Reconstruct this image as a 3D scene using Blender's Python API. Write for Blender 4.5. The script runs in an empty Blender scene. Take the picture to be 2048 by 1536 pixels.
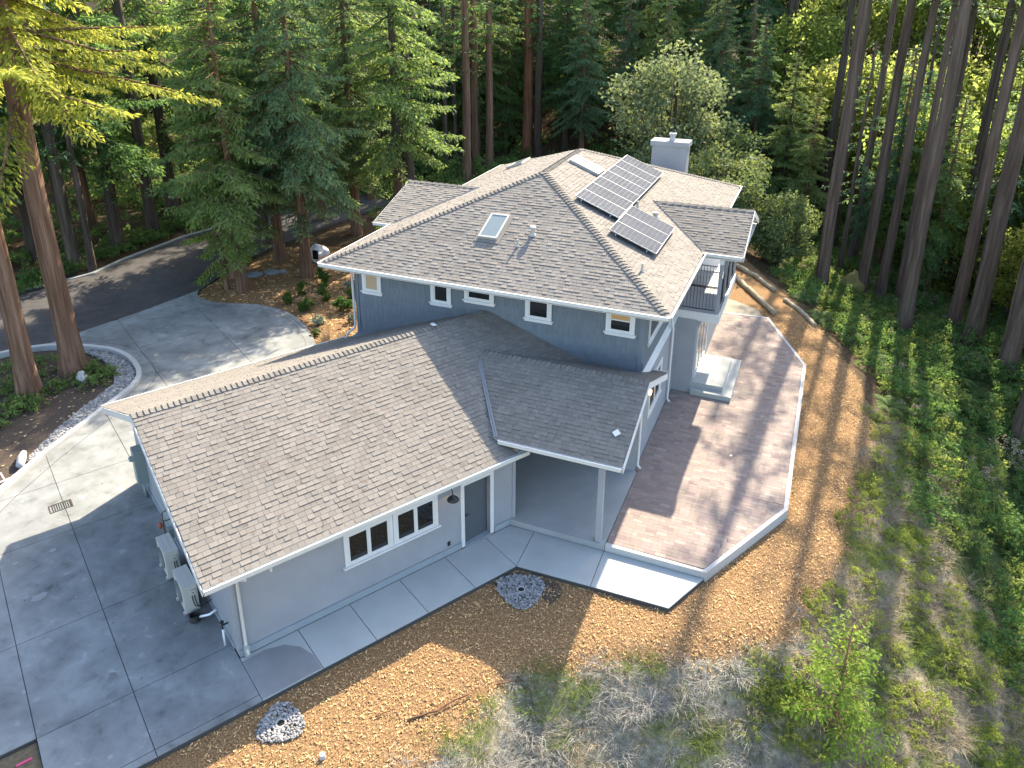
import bpy, bmesh, math, random
import numpy as np
from mathutils import Vector, Matrix
R = math.radians
rng = np.random.default_rng(7)
random.seed(7)
SC = bpy.context.scene
COL = SC.collection

# ------------------------------------------------------------------ camera
cam_d = bpy.data.cameras.new("camera")
cam_o = bpy.data.objects.new("camera", cam_d); COL.objects.link(cam_o)
cam_d.sensor_width = 36.0
cam_d.lens = 1571.38 / 2048 * 36.0
cam_d.shift_x = 57.07 / 2048
cam_d.shift_y = -218.98 / 2048
cam_d.clip_start = 0.1; cam_d.clip_end = 2000
_rt = Vector((0.91478597, 0.40387816, -0.00700397)); _up = Vector((-0.13602547, 0.32433221, 0.936112)); _fw = Vector((-0.3803468, 0.85538942, -0.35163227))
CAM = np.array([4.503185, -22.348579, 15.211444])
mw = Matrix((( _rt.x, _up.x, -_fw.x, CAM[0]), (_rt.y, _up.y, -_fw.y, CAM[1]), (_rt.z, _up.z, -_fw.z, CAM[2]), (0, 0, 0, 1)))
cam_o.matrix_world = mw
SC.camera = cam_o

# ------------------------------------------------------------------ light
SUN_EL, SUN_AZ = 36.0, 4.0            # azimuth from +Y towards +X
W = bpy.data.worlds.new("World"); SC.world = W; W.use_nodes = True
wn = W.node_tree.nodes; wn.clear()
sky = wn.new("ShaderNodeTexSky"); sky.sky_type = 'NISHITA'; sky.sun_disc = False
sky.sun_elevation = R(SUN_EL); sky.sun_rotation = R(SUN_AZ)
sky.air_density = 1.0; sky.dust_density = 1.6; sky.ozone_density = 0.6
bg = wn.new("ShaderNodeBackground"); bg.inputs[1].default_value = 0.15
wo = wn.new("ShaderNodeOutputWorld")
W.node_tree.links.new(sky.outputs[0], bg.inputs[0]); W.node_tree.links.new(bg.outputs[0], wo.inputs[0])
sl = bpy.data.lights.new("sun", 'SUN'); sl.energy = 4.3; sl.angle = R(0.53); sl.color = (1.0, 0.885, 0.69)
so = bpy.data.objects.new("sun", sl); COL.objects.link(so)
_e, _a = R(SUN_EL), R(SUN_AZ)
sdir = Vector((math.sin(_a) * math.cos(_e), math.cos(_a) * math.cos(_e), math.sin(_e)))
so.rotation_euler = sdir.to_track_quat('Z', 'Y').to_euler(); so.location = (0, 40, 60)
vs = SC.view_settings
vs.view_transform = 'Standard'; vs.look = 'None'; vs.gamma = 1.0; vs.use_curve_mapping = False
vs.exposure = 2.02
SC.render.engine = 'CYCLES'
SC.cycles.max_bounces = 6; SC.cycles.diffuse_bounces = 3; SC.cycles.glossy_bounces = 3
SC.cycles.transmission_bounces = 4; SC.cycles.transparent_max_bounces = 4
SC.cycles.use_denoising = True

# ------------------------------------------------------------------ frames
_g = R(30)
GO = np.array([-6.805, -11.523]); GU = np.array([math.sin(_g), math.cos(_g)]); GV = np.array([-math.cos(_g), math.sin(_g)])
U3 = np.array([GU[0], GU[1], 0.]); V3 = np.array([GV[0], GV[1], 0.]); X3 = np.array([1., 0, 0]); Y3 = np.array([0., 1, 0]); Z3 = np.array([0., 0, 1])
def G(u, v, z=0.):
    q = GO + u * GU + v * GV
    return np.array([q[0], q[1], z])

# ------------------------------------------------------------------ materials
def _new(name):
    m = bpy.data.materials.new(name); m.use_nodes = True
    nt = m.node_tree; nt.nodes.clear()
    return m, nt, nt.nodes, nt.links
def srgb(r, g, b):
    f = lambda c: (c / 255 / 12.92) if c / 255 <= .04045 else ((c / 255 + .055) / 1.055) ** 2.4
    return (f(r), f(g), f(b))
def MAT(name, cols, scale=4.0, detail=6.0, rough=.85, stretch=(1, 1, 1), bump=0., bscale=60., bdist=.02, isl=0., objr=0., spec=.3, big=None, vor=None, metallic=0., pos=(.3, .7), dist=0., coat=0.):
    """noise-mixed colours; big=(scale, amount): broad value patches; vor=(scale, amount): cell-wise value"""
    m, nt, N, L = _new(name)
    out = N.new("ShaderNodeOutputMaterial"); b = N.new("ShaderNodeBsdfPrincipled"); L.new(b.outputs[0], out.inputs[0])
    b.inputs['Roughness'].default_value = rough; b.inputs['Specular IOR Level'].default_value = spec; b.inputs['Metallic'].default_value = metallic
    if coat: b.inputs['Coat Weight'].default_value = coat
    tc = N.new("ShaderNodeTexCoord"); mp = N.new("ShaderNodeMapping"); mp.inputs['Scale'].default_value = stretch
    L.new(tc.outputs['Object'], mp.inputs[0])
    if len(cols) == 1:
        rgb = N.new("ShaderNodeRGB"); rgb.outputs[0].default_value = (*cols[0], 1); col = rgb.outputs[0]
    else:
        n = N.new("ShaderNodeTexNoise"); n.inputs['Scale'].default_value = scale; n.inputs['Detail'].default_value = detail; n.inputs['Roughness'].default_value = .62; n.inputs['Distortion'].default_value = dist
        L.new(mp.outputs[0], n.inputs['Vector'])
        r = N.new("ShaderNodeValToRGB"); L.new(n.outputs['Fac'], r.inputs[0])
        el = r.color_ramp.elements
        k = len(cols)
        el[0].position = pos[0]; el[1].position = pos[1]; el[0].color = (*cols[0], 1); el[1].color = (*cols[-1], 1)
        for i in range(1, k - 1):
            e = el.new(pos[0] + (pos[1] - pos[0]) * i / (k - 1)); e.color = (*cols[i], 1)
        col = r.outputs[0]
    def mulval(col, sock, amt):
        mr = N.new("ShaderNodeMapRange"); L.new(sock, mr.inputs[0]); mr.inputs[3].default_value = 1 - amt; mr.inputs[4].default_value = 1 + amt
        mx = N.new("ShaderNodeMix"); mx.data_type = 'RGBA'; mx.blend_type = 'MULTIPLY'; mx.inputs[0].default_value = 1
        cc = N.new("ShaderNodeCombineColor")
        for i in range(3): L.new(mr.outputs[0], cc.inputs[i])
        L.new(col, mx.inputs[6]); L.new(cc.outputs[0], mx.inputs[7]); return mx.outputs[2]
    if big:
        n2 = N.new("ShaderNodeTexNoise"); n2.inputs['Scale'].default_value = big[0]; n2.inputs['Detail'].default_value = 5
        n2.inputs['Distortion'].default_value = .6
        L.new(mp.outputs[0], n2.inputs['Vector'])
        mr = N.new("ShaderNodeMapRange"); L.new(n2.outputs['Fac'], mr.inputs[0]); mr.inputs[1].default_value = .3; mr.inputs[2].default_value = .7
        col = mulval(col, mr.outputs[0], big[1])
    if vor:
        v = N.new("ShaderNodeTexVoronoi"); v.inputs['Scale'].default_value = vor[0]; L.new(mp.outputs[0], v.inputs['Vector'])
        sx = N.new("ShaderNodeSeparateColor"); L.new(v.outputs['Color'], sx.inputs[0])
        col = mulval(col, sx.outputs[0], vor[1])
    if isl:
        gi = N.new("ShaderNodeNewGeometry"); col = mulval(col, gi.outputs['Random Per Island'], isl)
    if objr:
        oi = N.new("ShaderNodeObjectInfo"); col = mulval(col, oi.outputs['Random'], objr)
    L.new(col, b.inputs['Base Color'])
    if bump:
        nb = N.new("ShaderNodeTexNoise"); nb.inputs['Scale'].default_value = bscale; nb.inputs['Detail'].default_value = 6; L.new(mp.outputs[0], nb.inputs['Vector'])
        bp = N.new("ShaderNodeBump"); bp.inputs['Strength'].default_value = bump; bp.inputs['Distance'].default_value = bdist
        L.new(nb.outputs['Fac'], bp.inputs['Height']); L.new(bp.outputs[0], b.inputs['Normal'])
    return m
def LEAF(name, dark, light, trans, tw=.45, hue=.04, clump=.6):
    m, nt, N, L = _new(name)
    out = N.new("ShaderNodeOutputMaterial")
    gi = N.new("ShaderNodeNewGeometry"); oi = N.new("ShaderNodeObjectInfo"); tc = N.new("ShaderNodeTexCoord")
    n = N.new("ShaderNodeTexNoise"); n.inputs['Scale'].default_value = clump; n.inputs['Detail'].default_value = 3; L.new(tc.outputs['Object'], n.inputs['Vector'])
    a = N.new("ShaderNodeMath"); a.operation = 'ADD'; L.new(gi.outputs['Random Per Island'], a.inputs[0]); L.new(n.outputs['Fac'], a.inputs[1])
    s = N.new("ShaderNodeMath"); s.operation = 'MULTIPLY_ADD'; L.new(a.outputs[0], s.inputs[0]); s.inputs[1].default_value = .75; s.inputs[2].default_value = -.25; s.use_clamp = True
    def mixc(c1, c2):
        r = N.new("ShaderNodeMix"); r.data_type = 'RGBA'; L.new(s.outputs[0], r.inputs[0]); r.inputs[6].default_value = (*c1, 1); r.inputs[7].default_value = (*c2, 1)
        h = N.new("ShaderNodeHueSaturation"); L.new(r.outputs[2], h.inputs['Color'])
        hm = N.new("ShaderNodeMapRange"); L.new(oi.outputs['Random'], hm.inputs[0]); hm.inputs[3].default_value = .5 - hue; hm.inputs[4].default_value = .5 + hue * .6
        vm = N.new("ShaderNodeMapRange"); L.new(oi.outputs['Random'], vm.inputs[0]); vm.inputs[3].default_value = 1.2; vm.inputs[4].default_value = .75
        L.new(hm.outputs[0], h.inputs['Hue']); L.new(vm.outputs[0], h.inputs['Value'])
        return h.outputs[0]
    d = N.new("ShaderNodeBsdfPrincipled"); d.inputs['Roughness'].default_value = .65; d.inputs['Specular IOR Level'].default_value = .12
    L.new(mixc(dark, light), d.inputs['Base Color'])
    t = N.new("ShaderNodeBsdfTranslucent"); L.new(mixc(tuple(c * .55 for c in trans), trans), t.inputs[0])
    mx = N.new("ShaderNodeMixShader"); mx.inputs[0].default_value = tw
    L.new(d.outputs[0], mx.inputs[1]); L.new(t.outputs[0], mx.inputs[2]); L.new(mx.outputs[0], out.inputs[0])
    return m
def EMIT(name, c, s):
    m, nt, N, L = _new(name)
    o = N.new("ShaderNodeOutputMaterial"); e = N.new("ShaderNodeEmission"); e.inputs[0].default_value = (*c, 1); e.inputs[1].default_value = s
    L.new(e.outputs[0], o.inputs[0]); return m
def BARK(name, c1, c2, c3, sc=3.):
    m = MAT(name, [c1, c2, c3], scale=sc, detail=8, rough=.95, stretch=(2.2, 2.2, .12), bump=1.0, bscale=7, bdist=.09, objr=.22, spec=.15, big=(.5, .3))
    return m

m_shingle = MAT("shingle", [(.16, .143, .124), (.208, .188, .165)], scale=90, detail=4, rough=.95, bump=.4, bscale=220, bdist=.004, isl=.11, objr=.11, spec=.15, big=(.6, .07))
m_cap = MAT("shingle_cap", [(.14, .127, .112), (.175, .16, .142)], scale=90, detail=4, rough=.95, bump=.4, bscale=220, bdist=.004, objr=.14, spec=.15)
m_under = MAT("roof_underlay", [(.10, .09, .085)], rough=.95)
m_white = MAT("white_paint", [(.60, .585, .55), (.65, .64, .615)], scale=3, rough=.5, bump=.05, bscale=30, bdist=.003)
m_cream = MAT("cream_paint", [(.55, .53, .475), (.60, .58, .525)], scale=3, rough=.5, bump=.05, bscale=30, bdist=.003)
m_stucco = MAT("grey_stucco", [(.265, .272, .285), (.30, .305, .315)], scale=1.5, rough=.9, bump=.35, bscale=140, bdist=.004, big=(.7, .05))
m_found = MAT("foundation_paint", [(.24, .27, .29), (.275, .295, .31)], scale=4, rough=.9, bump=.25, bscale=90, bdist=.004)
m_blue = MAT("blue_shingle_siding", [(.14, .162, .178), (.152, .174, .19)], scale=2, rough=.8, bump=.2, bscale=50, bdist=.003, isl=.06, objr=.06)
m_bluew = MAT("blue_siding_paint", [(.13, .151, .167), (.142, .162, .178)], scale=5, rough=.8)
m_conc = MAT("driveway_concrete", [(.10, .103, .10), (.165, .17, .165), (.195, .20, .195), (.21, .216, .21), (.31, .315, .31)], scale=1.9, detail=10, rough=.85, bump=.25, bscale=45, bdist=.004, objr=.05, big=(.5, .28), dist=.3, pos=(.28, .72))
m_concL = MAT("path_concrete", [(.325, .337, .32), (.37, .382, .365)], scale=1.1, detail=8, rough=.85, bump=.2, bscale=60, bdist=.003, objr=.03, big=(.5, .06))
m_concS = MAT("porch_concrete", [(.27, .276, .27), (.31, .316, .31)], scale=2.1, detail=8, rough=.85, bump=.2, bscale=60, bdist=.003, big=(.6, .06))
m_wet = MAT("wet_concrete", [(.19, .19, .185), (.23, .23, .225)], scale=1.6, rough=.45)
m_pjoint = MAT("paver_joint", [(.10, .085, .075)], rough=1)
m_joint = MAT("joint_dark", [(.06, .058, .055)], rough=1)
m_curb = MAT("curb_concrete", [(.36, .355, .34), (.42, .415, .40)], scale=1.5, rough=.85, bump=.2, bscale=50, bdist=.004, big=(.4, .1))
m_asph = MAT("asphalt", [(.052, .047, .046), (.08, .073, .07)], scale=2, detail=10, rough=.95, bump=.5, bscale=120, bdist=.008, big=(.25, .22))
m_paver = MAT("paver", [(.22, .175, .152), (.27, .215, .187)], scale=22, detail=5, rough=.9, bump=.3, bscale=90, bdist=.004, isl=.10, objr=.10)
m_paver2 = MAT("paver_tan", [(.245, .20, .175), (.29, .24, .205)], scale=22, detail=5, rough=.9, bump=.3, bscale=90, bdist=.004, isl=.18, objr=.18)
m_paver3 = MAT("paver_red", [(.21, .16, .148), (.25, .19, .175)], scale=22, detail=5, rough=.9, bump=.3, bscale=90, bdist=.004, isl=.18, objr=.18)
m_mulch = MAT("mulch_ground", [(.06, .032, .016), (.17, .098, .045), (.31, .195, .10)], scale=26, detail=9, rough=1, bump=1, bscale=38, bdist=.03, vor=(16, .3), big=(.5, .2))
m_chip = MAT("mulch_chip", [(.24, .13, .05), (.43, .26, .115), (.60, .44, .24)], scale=9, rough=.95, isl=.6)
m_soil = MAT("dark_soil", [(.045, .033, .025), (.095, .068, .05)], scale=12, detail=9, rough=1, bump=.8, bscale=30, bdist=.02)
m_stone = MAT("gravel_stone", [(.17, .165, .16), (.30, .29, .28)], scale=6, rough=.8, isl=.45)
m_glass = MAT("window_glass", [(.012, .013, .013)], rough=.03, spec=1.0)
m_skyl = MAT("skylight_glass", [(.14, .17, .165)], rough=.06, spec=1.0)
m_door = MAT("grey_door_paint", [(.085, .095, .105)], rough=.4)
m_dark = MAT("dark_interior", [(.01, .009, .008)], rough=1)
m_black = MAT("black_metal", [(.018, .017, .016)], rough=.4, spec=.5)
m_panel = MAT("solar_cell", [(.075, .08, .095), (.09, .096, .11)], scale=2, rough=.6, spec=.0, objr=.05)
m_cell = MAT("cell_line", [(.085, .09, .10)], rough=.5)
m_alu = MAT("aluminium", [(.27, .275, .285)], rough=.5)
m_ac = MAT("ac_cream", [(.44, .425, .375), (.48, .465, .415)], scale=2, rough=.55)
m_grille = MAT("grille_grey", [(.18, .18, .17)], rough=.6)
m_meter = MAT("meter_grey_green", [(.20, .24, .23)], rough=.5)
m_flash = MAT("flashing_metal", [(.17, .18, .19)], rough=.6)
m_ventm = MAT("vent_metal", [(.42, .40, .36)], rough=.55, metallic=.3)
m_rust = MAT("red_valve", [(.35, .07, .035)], rough=.5)
m_brass = MAT("brown_pipe", [(.16, .09, .05)], rough=.6)
m_deck = MAT("deck_grey", [(.33, .35, .37), (.40, .42, .44)], scale=3, stretch=(.3, 3, 1), rough=.7, objr=.08)
m_rock = MAT("rock", [(.30, .30, .29), (.50, .49, .47)], scale=3, rough=.9, bump=.7, bscale=9, bdist=.05)
m_flag = MAT("flagstone", [(.16, .19, .22), (.24, .27, .30)], scale=4, rough=.8)
m_log = MAT("peeled_log", [(.22, .18, .12), (.36, .31, .22)], scale=4, stretch=(1, 1, 1), rough=.95, bump=.6, bscale=20, bdist=.02)
m_twig = MAT("twig", [(.10, .05, .03), (.18, .09, .05)], scale=6, rough=.95)
m_pvc = MAT("white_pvc", [(.78, .78, .78)], rough=.35)
m_fabric = MAT("grey_fabric", [(.30, .28, .27), (.42, .40, .38)], scale=6, rough=1)
m_moss = MAT("mossy_stump", [(.10, .085, .04), (.17, .15, .05), (.22, .19, .06)], scale=5, rough=1, bump=.8, bscale=14, bdist=.05)
m_bulb = EMIT("lit_bulb", (1.0, .55, .22), 9.0)
m_lens = MAT("amber_glass", [(.55, .25, .10)], rough=.2)
m_pink = MAT("pink_plastic", [(.55, .08, .16)], rough=.5)
b_red = BARK("bark_redwood", (.085, .044, .027), (.19, .11, .07), (.29, .185, .125))
b_red2 = BARK("bark_orange", (.11, .045, .022), (.24, .11, .06), (.34, .17, .10))
b_grey = BARK("bark_grey", (.055, .038, .029), (.115, .082, .062), (.185, .14, .108))
b_dark = BARK("bark_dark", (.04, .03, .024), (.09, .07, .055), (.15, .12, .095))
l_con = LEAF("needles", (.08, .15, .06), (.20, .32, .11), (.33, .47, .10), .5)
l_conb = LEAF("needles_blue", (.065, .135, .075), (.16, .27, .14), (.25, .40, .11), .48)
l_bright = LEAF("needles_bright", (.17, .20, .03), (.34, .38, .06), (.62, .62, .10), .5, .015)
l_young = LEAF("needles_young", (.12, .20, .03), (.24, .36, .055), (.45, .58, .08), .45, .01)
l_broad = LEAF("broad_leaves", (.10, .145, .07), (.24, .29, .15), (.32, .38, .14), .4, .02)
l_low = LEAF("shrub_tree_leaves", (.05, .09, .04), (.14, .20, .09), (.22, .30, .08), .38, .03)
l_bram = LEAF("bramble_leaves", (.06, .12, .03), (.19, .27, .075), (.28, .40, .08), .42, .05)
l_glow = LEAF("broad_leaves_light", (.09, .13, .025), (.18, .23, .05), (.42, .55, .13), .62)
l_under = LEAF("undergrowth_leaves", (.05, .11, .035), (.15, .25, .08), (.24, .38, .08), .45)
l_fern = LEAF("fern_fronds", (.04, .09, .025), (.09, .18, .045), (.18, .33, .06), .45)
l_shrub = LEAF("shrub_leaves", (.035, .085, .022), (.09, .17, .04), (.18, .30, .05), .4, .05)
l_grey = LEAF("silver_leaves", (.14, .17, .13), (.26, .30, .24), (.22, .26, .16), .3, .02)
l_dry = LEAF("dry_grass", (.20, .165, .10), (.40, .345, .245), (.40, .33, .19), .3, .01, 1.2)
l_grass = LEAF("green_grass", (.06, .12, .02), (.15, .22, .045), (.25, .36, .06), .4, .03)
l_pale = LEAF("pale_dry_tufts", (.27, .255, .225), (.46, .445, .41), (.42, .40, .34), .25, .01, 1.2)

# ------------------------------------------------------------------ helpers
OFF = {}
def fin(o, parent):
    COL.objects.link(o)
    if parent is not None: o.parent = parent
    return o
def root_off(parent):
    return OFF.get(parent.name, np.zeros(3)) if parent is not None else np.zeros(3)
class MB:
    def __init__(s): s.v = []; s.f = []; s.m = []
    def add(s, vs, fs, mi=0):
        n = len(s.v); s.v += [tuple(map(float, q)) for q in vs]
        for f in fs: s.f.append(tuple(i + n for i in f)); s.m.append(mi)
    def box(s, a, b, ax=(X3, Y3, Z3), o=(0, 0, 0), mi=0):
        o = np.array(o, float); ex, ey, ez = ax
        P = [o + x * ex + y * ey + z * ez for z in (a[2], b[2]) for y in (a[1], b[1]) for x in (a[0], b[0])]
        s.add(P, [(0, 2, 3, 1), (4, 5, 7, 6), (0, 1, 5, 4), (2, 6, 7, 3), (0, 4, 6, 2), (1, 3, 7, 5)], mi)
        return s
    def gbox(s, u0, u1, v0, v1, z0, z1, mi=0):
        return s.box((u0, v0, z0), (u1, v1, z1), (U3, V3, Z3), G(0, 0, 0), mi)
    def prism(s, poly, d, mi=0, mi2=None):
        """poly: list of 3D points; d: extrusion vector"""
        n = len(poly); d = np.array(d, float); P = [np.array(q, float) for q in poly]
        s.add(P + [q + d for q in P], [tuple(range(n))], mi)
        k = len(s.v) - 2 * n
        s.f.append(tuple(k + n + i for i in reversed(range(n)))); s.m.append(mi if mi2 is None else mi2)
        for i in range(n):
            j = (i + 1) % n
            s.f.append((k + j, k + i, k + n + i, k + n + j)); s.m.append(mi if mi2 is None else mi2)
        return s
    def tube(s, pts, r, n=8, mi=0, cap=True):
        pts = [np.array(q, float) for q in pts]
        rr = r if hasattr(r, '__len__') else [r] * len(pts)
        k0 = len(s.v); prev = None
        for i, q in enumerate(pts):
            t = pts[min(i + 1, len(pts) - 1)] - pts[max(i - 1, 0)]; t = t / (np.linalg.norm(t) + 1e-9)
            if prev is None:
                a = np.cross(t, Z3) if abs(t[2]) < .9 else np.cross(t, X3)
            else: a = prev - t * (prev @ t)
            a = a / (np.linalg.norm(a) + 1e-9); prev = a; b = np.cross(t, a)
            for j in range(n):
                w = 2 * math.pi * j / n
                s.v.append(tuple(q + rr[i] * (a * math.cos(w) + b * math.sin(w))))
        for i in range(len(pts) - 1):
            for j in range(n):
                s.f.append((k0 + i * n + j, k0 + i * n + (j + 1) % n, k0 + (i + 1) * n + (j + 1) % n, k0 + (i + 1) * n + j)); s.m.append(mi)
        if cap:
            s.f.append(tuple(k0 + j for j in reversed(range(n)))); s.m.append(mi)
            s.f.append(tuple(k0 + (len(pts) - 1) * n + j for j in range(n))); s.m.append(mi)
        return s
    def lathe(s, prof, c, ax=Z3, n=14, mi=0):
        ax = np.array(ax, float); a = np.cross(ax, X3 if abs(ax[0]) < .9 else Y3); a /= np.linalg.norm(a); b = np.cross(ax, a)
        k0 = len(s.v); c = np.array(c, float)
        for r, h in prof:
            for j in range(n):
                w = 2 * math.pi * j / n; s.v.append(tuple(c + ax * h + r * (a * math.cos(w) + b * math.sin(w))))
        for i in range(len(prof) - 1):
            for j in range(n):
                s.f.append((k0 + i * n + j, k0 + i * n + (j + 1) % n, k0 + (i + 1) * n + (j + 1) % n, k0 + (i + 1) * n + j)); s.m.append(mi)
        return s
    def mesh(s, name, mats, off=None, smooth=False):
        me = bpy.data.meshes.new(name); V = s.v if off is None else (np.array(s.v) - off).tolist()
        me.from_pydata(V, [], s.f)
        for m in (mats if isinstance(mats, (list, tuple)) else [mats]): me.materials.append(m)
        if any(s.m): me.polygons.foreach_set('material_index', s.m)
        if smooth: me.polygons.foreach_set('use_smooth', [True] * len(me.polygons))
        me.validate(); me.update(); return me
    def build(s, name, mats, parent=None, kind=None, label=None, cat=None, group=None, smooth=False, own=False):
        off = root_off(parent)
        loc = np.zeros(3)
        if own:                                             # a thing that is one mesh: origin at its base
            A = np.array(s.v); loc = np.array([(A[:, 0].min() + A[:, 0].max()) / 2, (A[:, 1].min() + A[:, 1].max()) / 2, A[:, 2].min()])
        o = bpy.data.objects.new(name, s.mesh(name, mats, off + loc, smooth)); o.location = loc
        fin(o, parent); OFF[o.name] = off + loc
        tag(o, label, cat, group, kind); return o
def tag(o, label=None, cat=None, group=None, kind=None):
    for k, v in (('label', label), ('category', cat), ('group', group), ('kind', kind)):
        if v: o[k] = v
    return o
def thing(name, label, cat, loc=(0, 0, 0), group=None, kind=None):
    o = bpy.data.objects.new(name, None); o.location = loc; o.empty_display_size = .3
    COL.objects.link(o); OFF[o.name] = np.array(loc, float)
    return tag(o, label, cat, group, kind)
def inst(name, me, parent, loc, rot=None):
    """piece sharing mesh data; loc in world coordinates"""
    o = bpy.data.objects.new(name, me); fin(o, parent)
    o.location = np.array(loc, float) - root_off(parent)
    if rot is not None: o.rotation_euler = rot
    return o
def quads(name, V, F, mat, smooth=False):
    """fast mesh from arrays: V (n,3), F (m,k)"""
    me = bpy.data.meshes.new(name); V = np.asarray(V, np.float32); F = np.asarray(F, np.int32); k = F.shape[1]
    me.vertices.add(len(V)); me.vertices.foreach_set('co', V.ravel())
    me.loops.add(F.size); me.loops.foreach_set('vertex_index', F.ravel())
    me.polygons.add(len(F)); me.polygons.foreach_set('loop_start', np.arange(len(F), dtype=np.int32) * k)
    me.materials.append(mat); me.update(calc_edges=True)
    if smooth: me.polygons.foreach_set('use_smooth', np.ones(len(F), bool))
    return me
def clip(poly, n, c):
    """keep n.X >= c"""
    n = np.array(n, float); out = []
    for i in range(len(poly)):
        a, b = poly[i], poly[(i + 1) % len(poly)]; da, db = n @ a - c, n @ b - c
        if da >= 0: out.append(a)
        if (da >= 0) != (db >= 0): out.append(a + (b - a) * (da / (da - db)))
    return out
def parea(P):
    if len(P) < 3: return 0
    s = np.zeros(3)
    for i in range(1, len(P) - 1): s += np.cross(P[i] - P[0], P[i + 1] - P[0])
    return np.linalg.norm(s) / 2
def neg(h): return (tuple(-np.array(h[0], float)), -h[1])

# ------------------------------------------------------------------ terrain
PLAT = np.array([(-1.5,-12.0),(-0.8,-9.2),(1.2,-8.0),(3.1,-7.0),(5.1,-5.6),(6.5,-1.8),(6.7,1.45),(7.2,5.9),(6.6,10.1),(4.6,15.8),(1.0,22.8),(-2,32),(-8,60),(-90,90),(-90,-60),(-8,-60),(-4,-16)], float)
def sstep(a, b, x):
    t = np.clip((x - a) / (b - a), 0, 1); return t * t * (3 - 2 * t)
def pdist(x, y, P, closed=True):
    x = np.asarray(x, float); y = np.asarray(y, float); ins = np.zeros(x.shape, bool); dm = np.full(x.shape, 1e9); n = len(P)
    for i in range(n if closed else n - 1):
        ax, ay = P[i]; bx, by = P[(i + 1) % n]
        c = ((ay > y) != (by > y)); xi = (bx - ax) * (y - ay) / ((by - ay) if by != ay else 1e-9) + ax
        ins ^= c & (x < xi)
        dx, dy = bx - ax, by - ay; t = np.clip(((x - ax) * dx + (y - ay) * dy) / (dx * dx + dy * dy), 0, 1)
        dm = np.minimum(dm, np.hypot(x - ax - t * dx, y - ay - t * dy))
    return np.where(ins, -dm, dm) if closed else dm
def H(x, y):
    x = np.asarray(x, float); y = np.asarray(y, float)
    d = np.maximum(pdist(x, y, PLAT) + .6, 0)
    h = -.12 - .62 * np.where(d < 7, d * d / (d + .8), 49 / 7.8 + (d - 7) * .12) * (1 - .35 * sstep(6, 16, y))
    h = h + .30 * np.maximum(0, y - 42) * sstep(42, 60, y) + .25 * np.maximum(0, -x - 42) * sstep(42, 60, -x) + .22 * np.maximum(0, x - 24)
    far = sstep(4, 14, np.maximum(d, np.maximum(y - 22, -x - 36)))
    h = h + far * (.5 * np.sin(x * .31 + 1) * np.sin(y * .27) + .25 * np.sin(x * .9) * np.sin(y * .8 + 2))
    return h + sstep(.2, 2, d) * .12 * (np.sin(x * 1.7 + y) * np.sin(y * 1.9 - x * .6))
def axis(a, b, fine0, fine1, df, dc):
    L = list(np.arange(fine0, fine1, df)); x = fine0
    while x > a: x -= dc; L.insert(0, x)
    x = L[-1]
    while x < b: x += dc; L.append(x)
    return np.array(L)
gx = axis(-110, 90, -24, 16, .45, 3.0); gy = axis(-60, 130, -16, 26, .45, 3.0)
XX, YY = np.meshgrid(gx, gy); ZZ = H(XX, YY)
nx, ny = len(gx), len(gy)
I = np.arange(nx * ny).reshape(ny, nx)
F = np.stack([I[:-1, :-1].ravel(), I[:-1, 1:].ravel(), I[1:, 1:].ravel(), I[1:, :-1].ravel()], 1)
m_ground = bpy.data.materials.new("forest_ground"); m_ground.use_nodes = True
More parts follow.
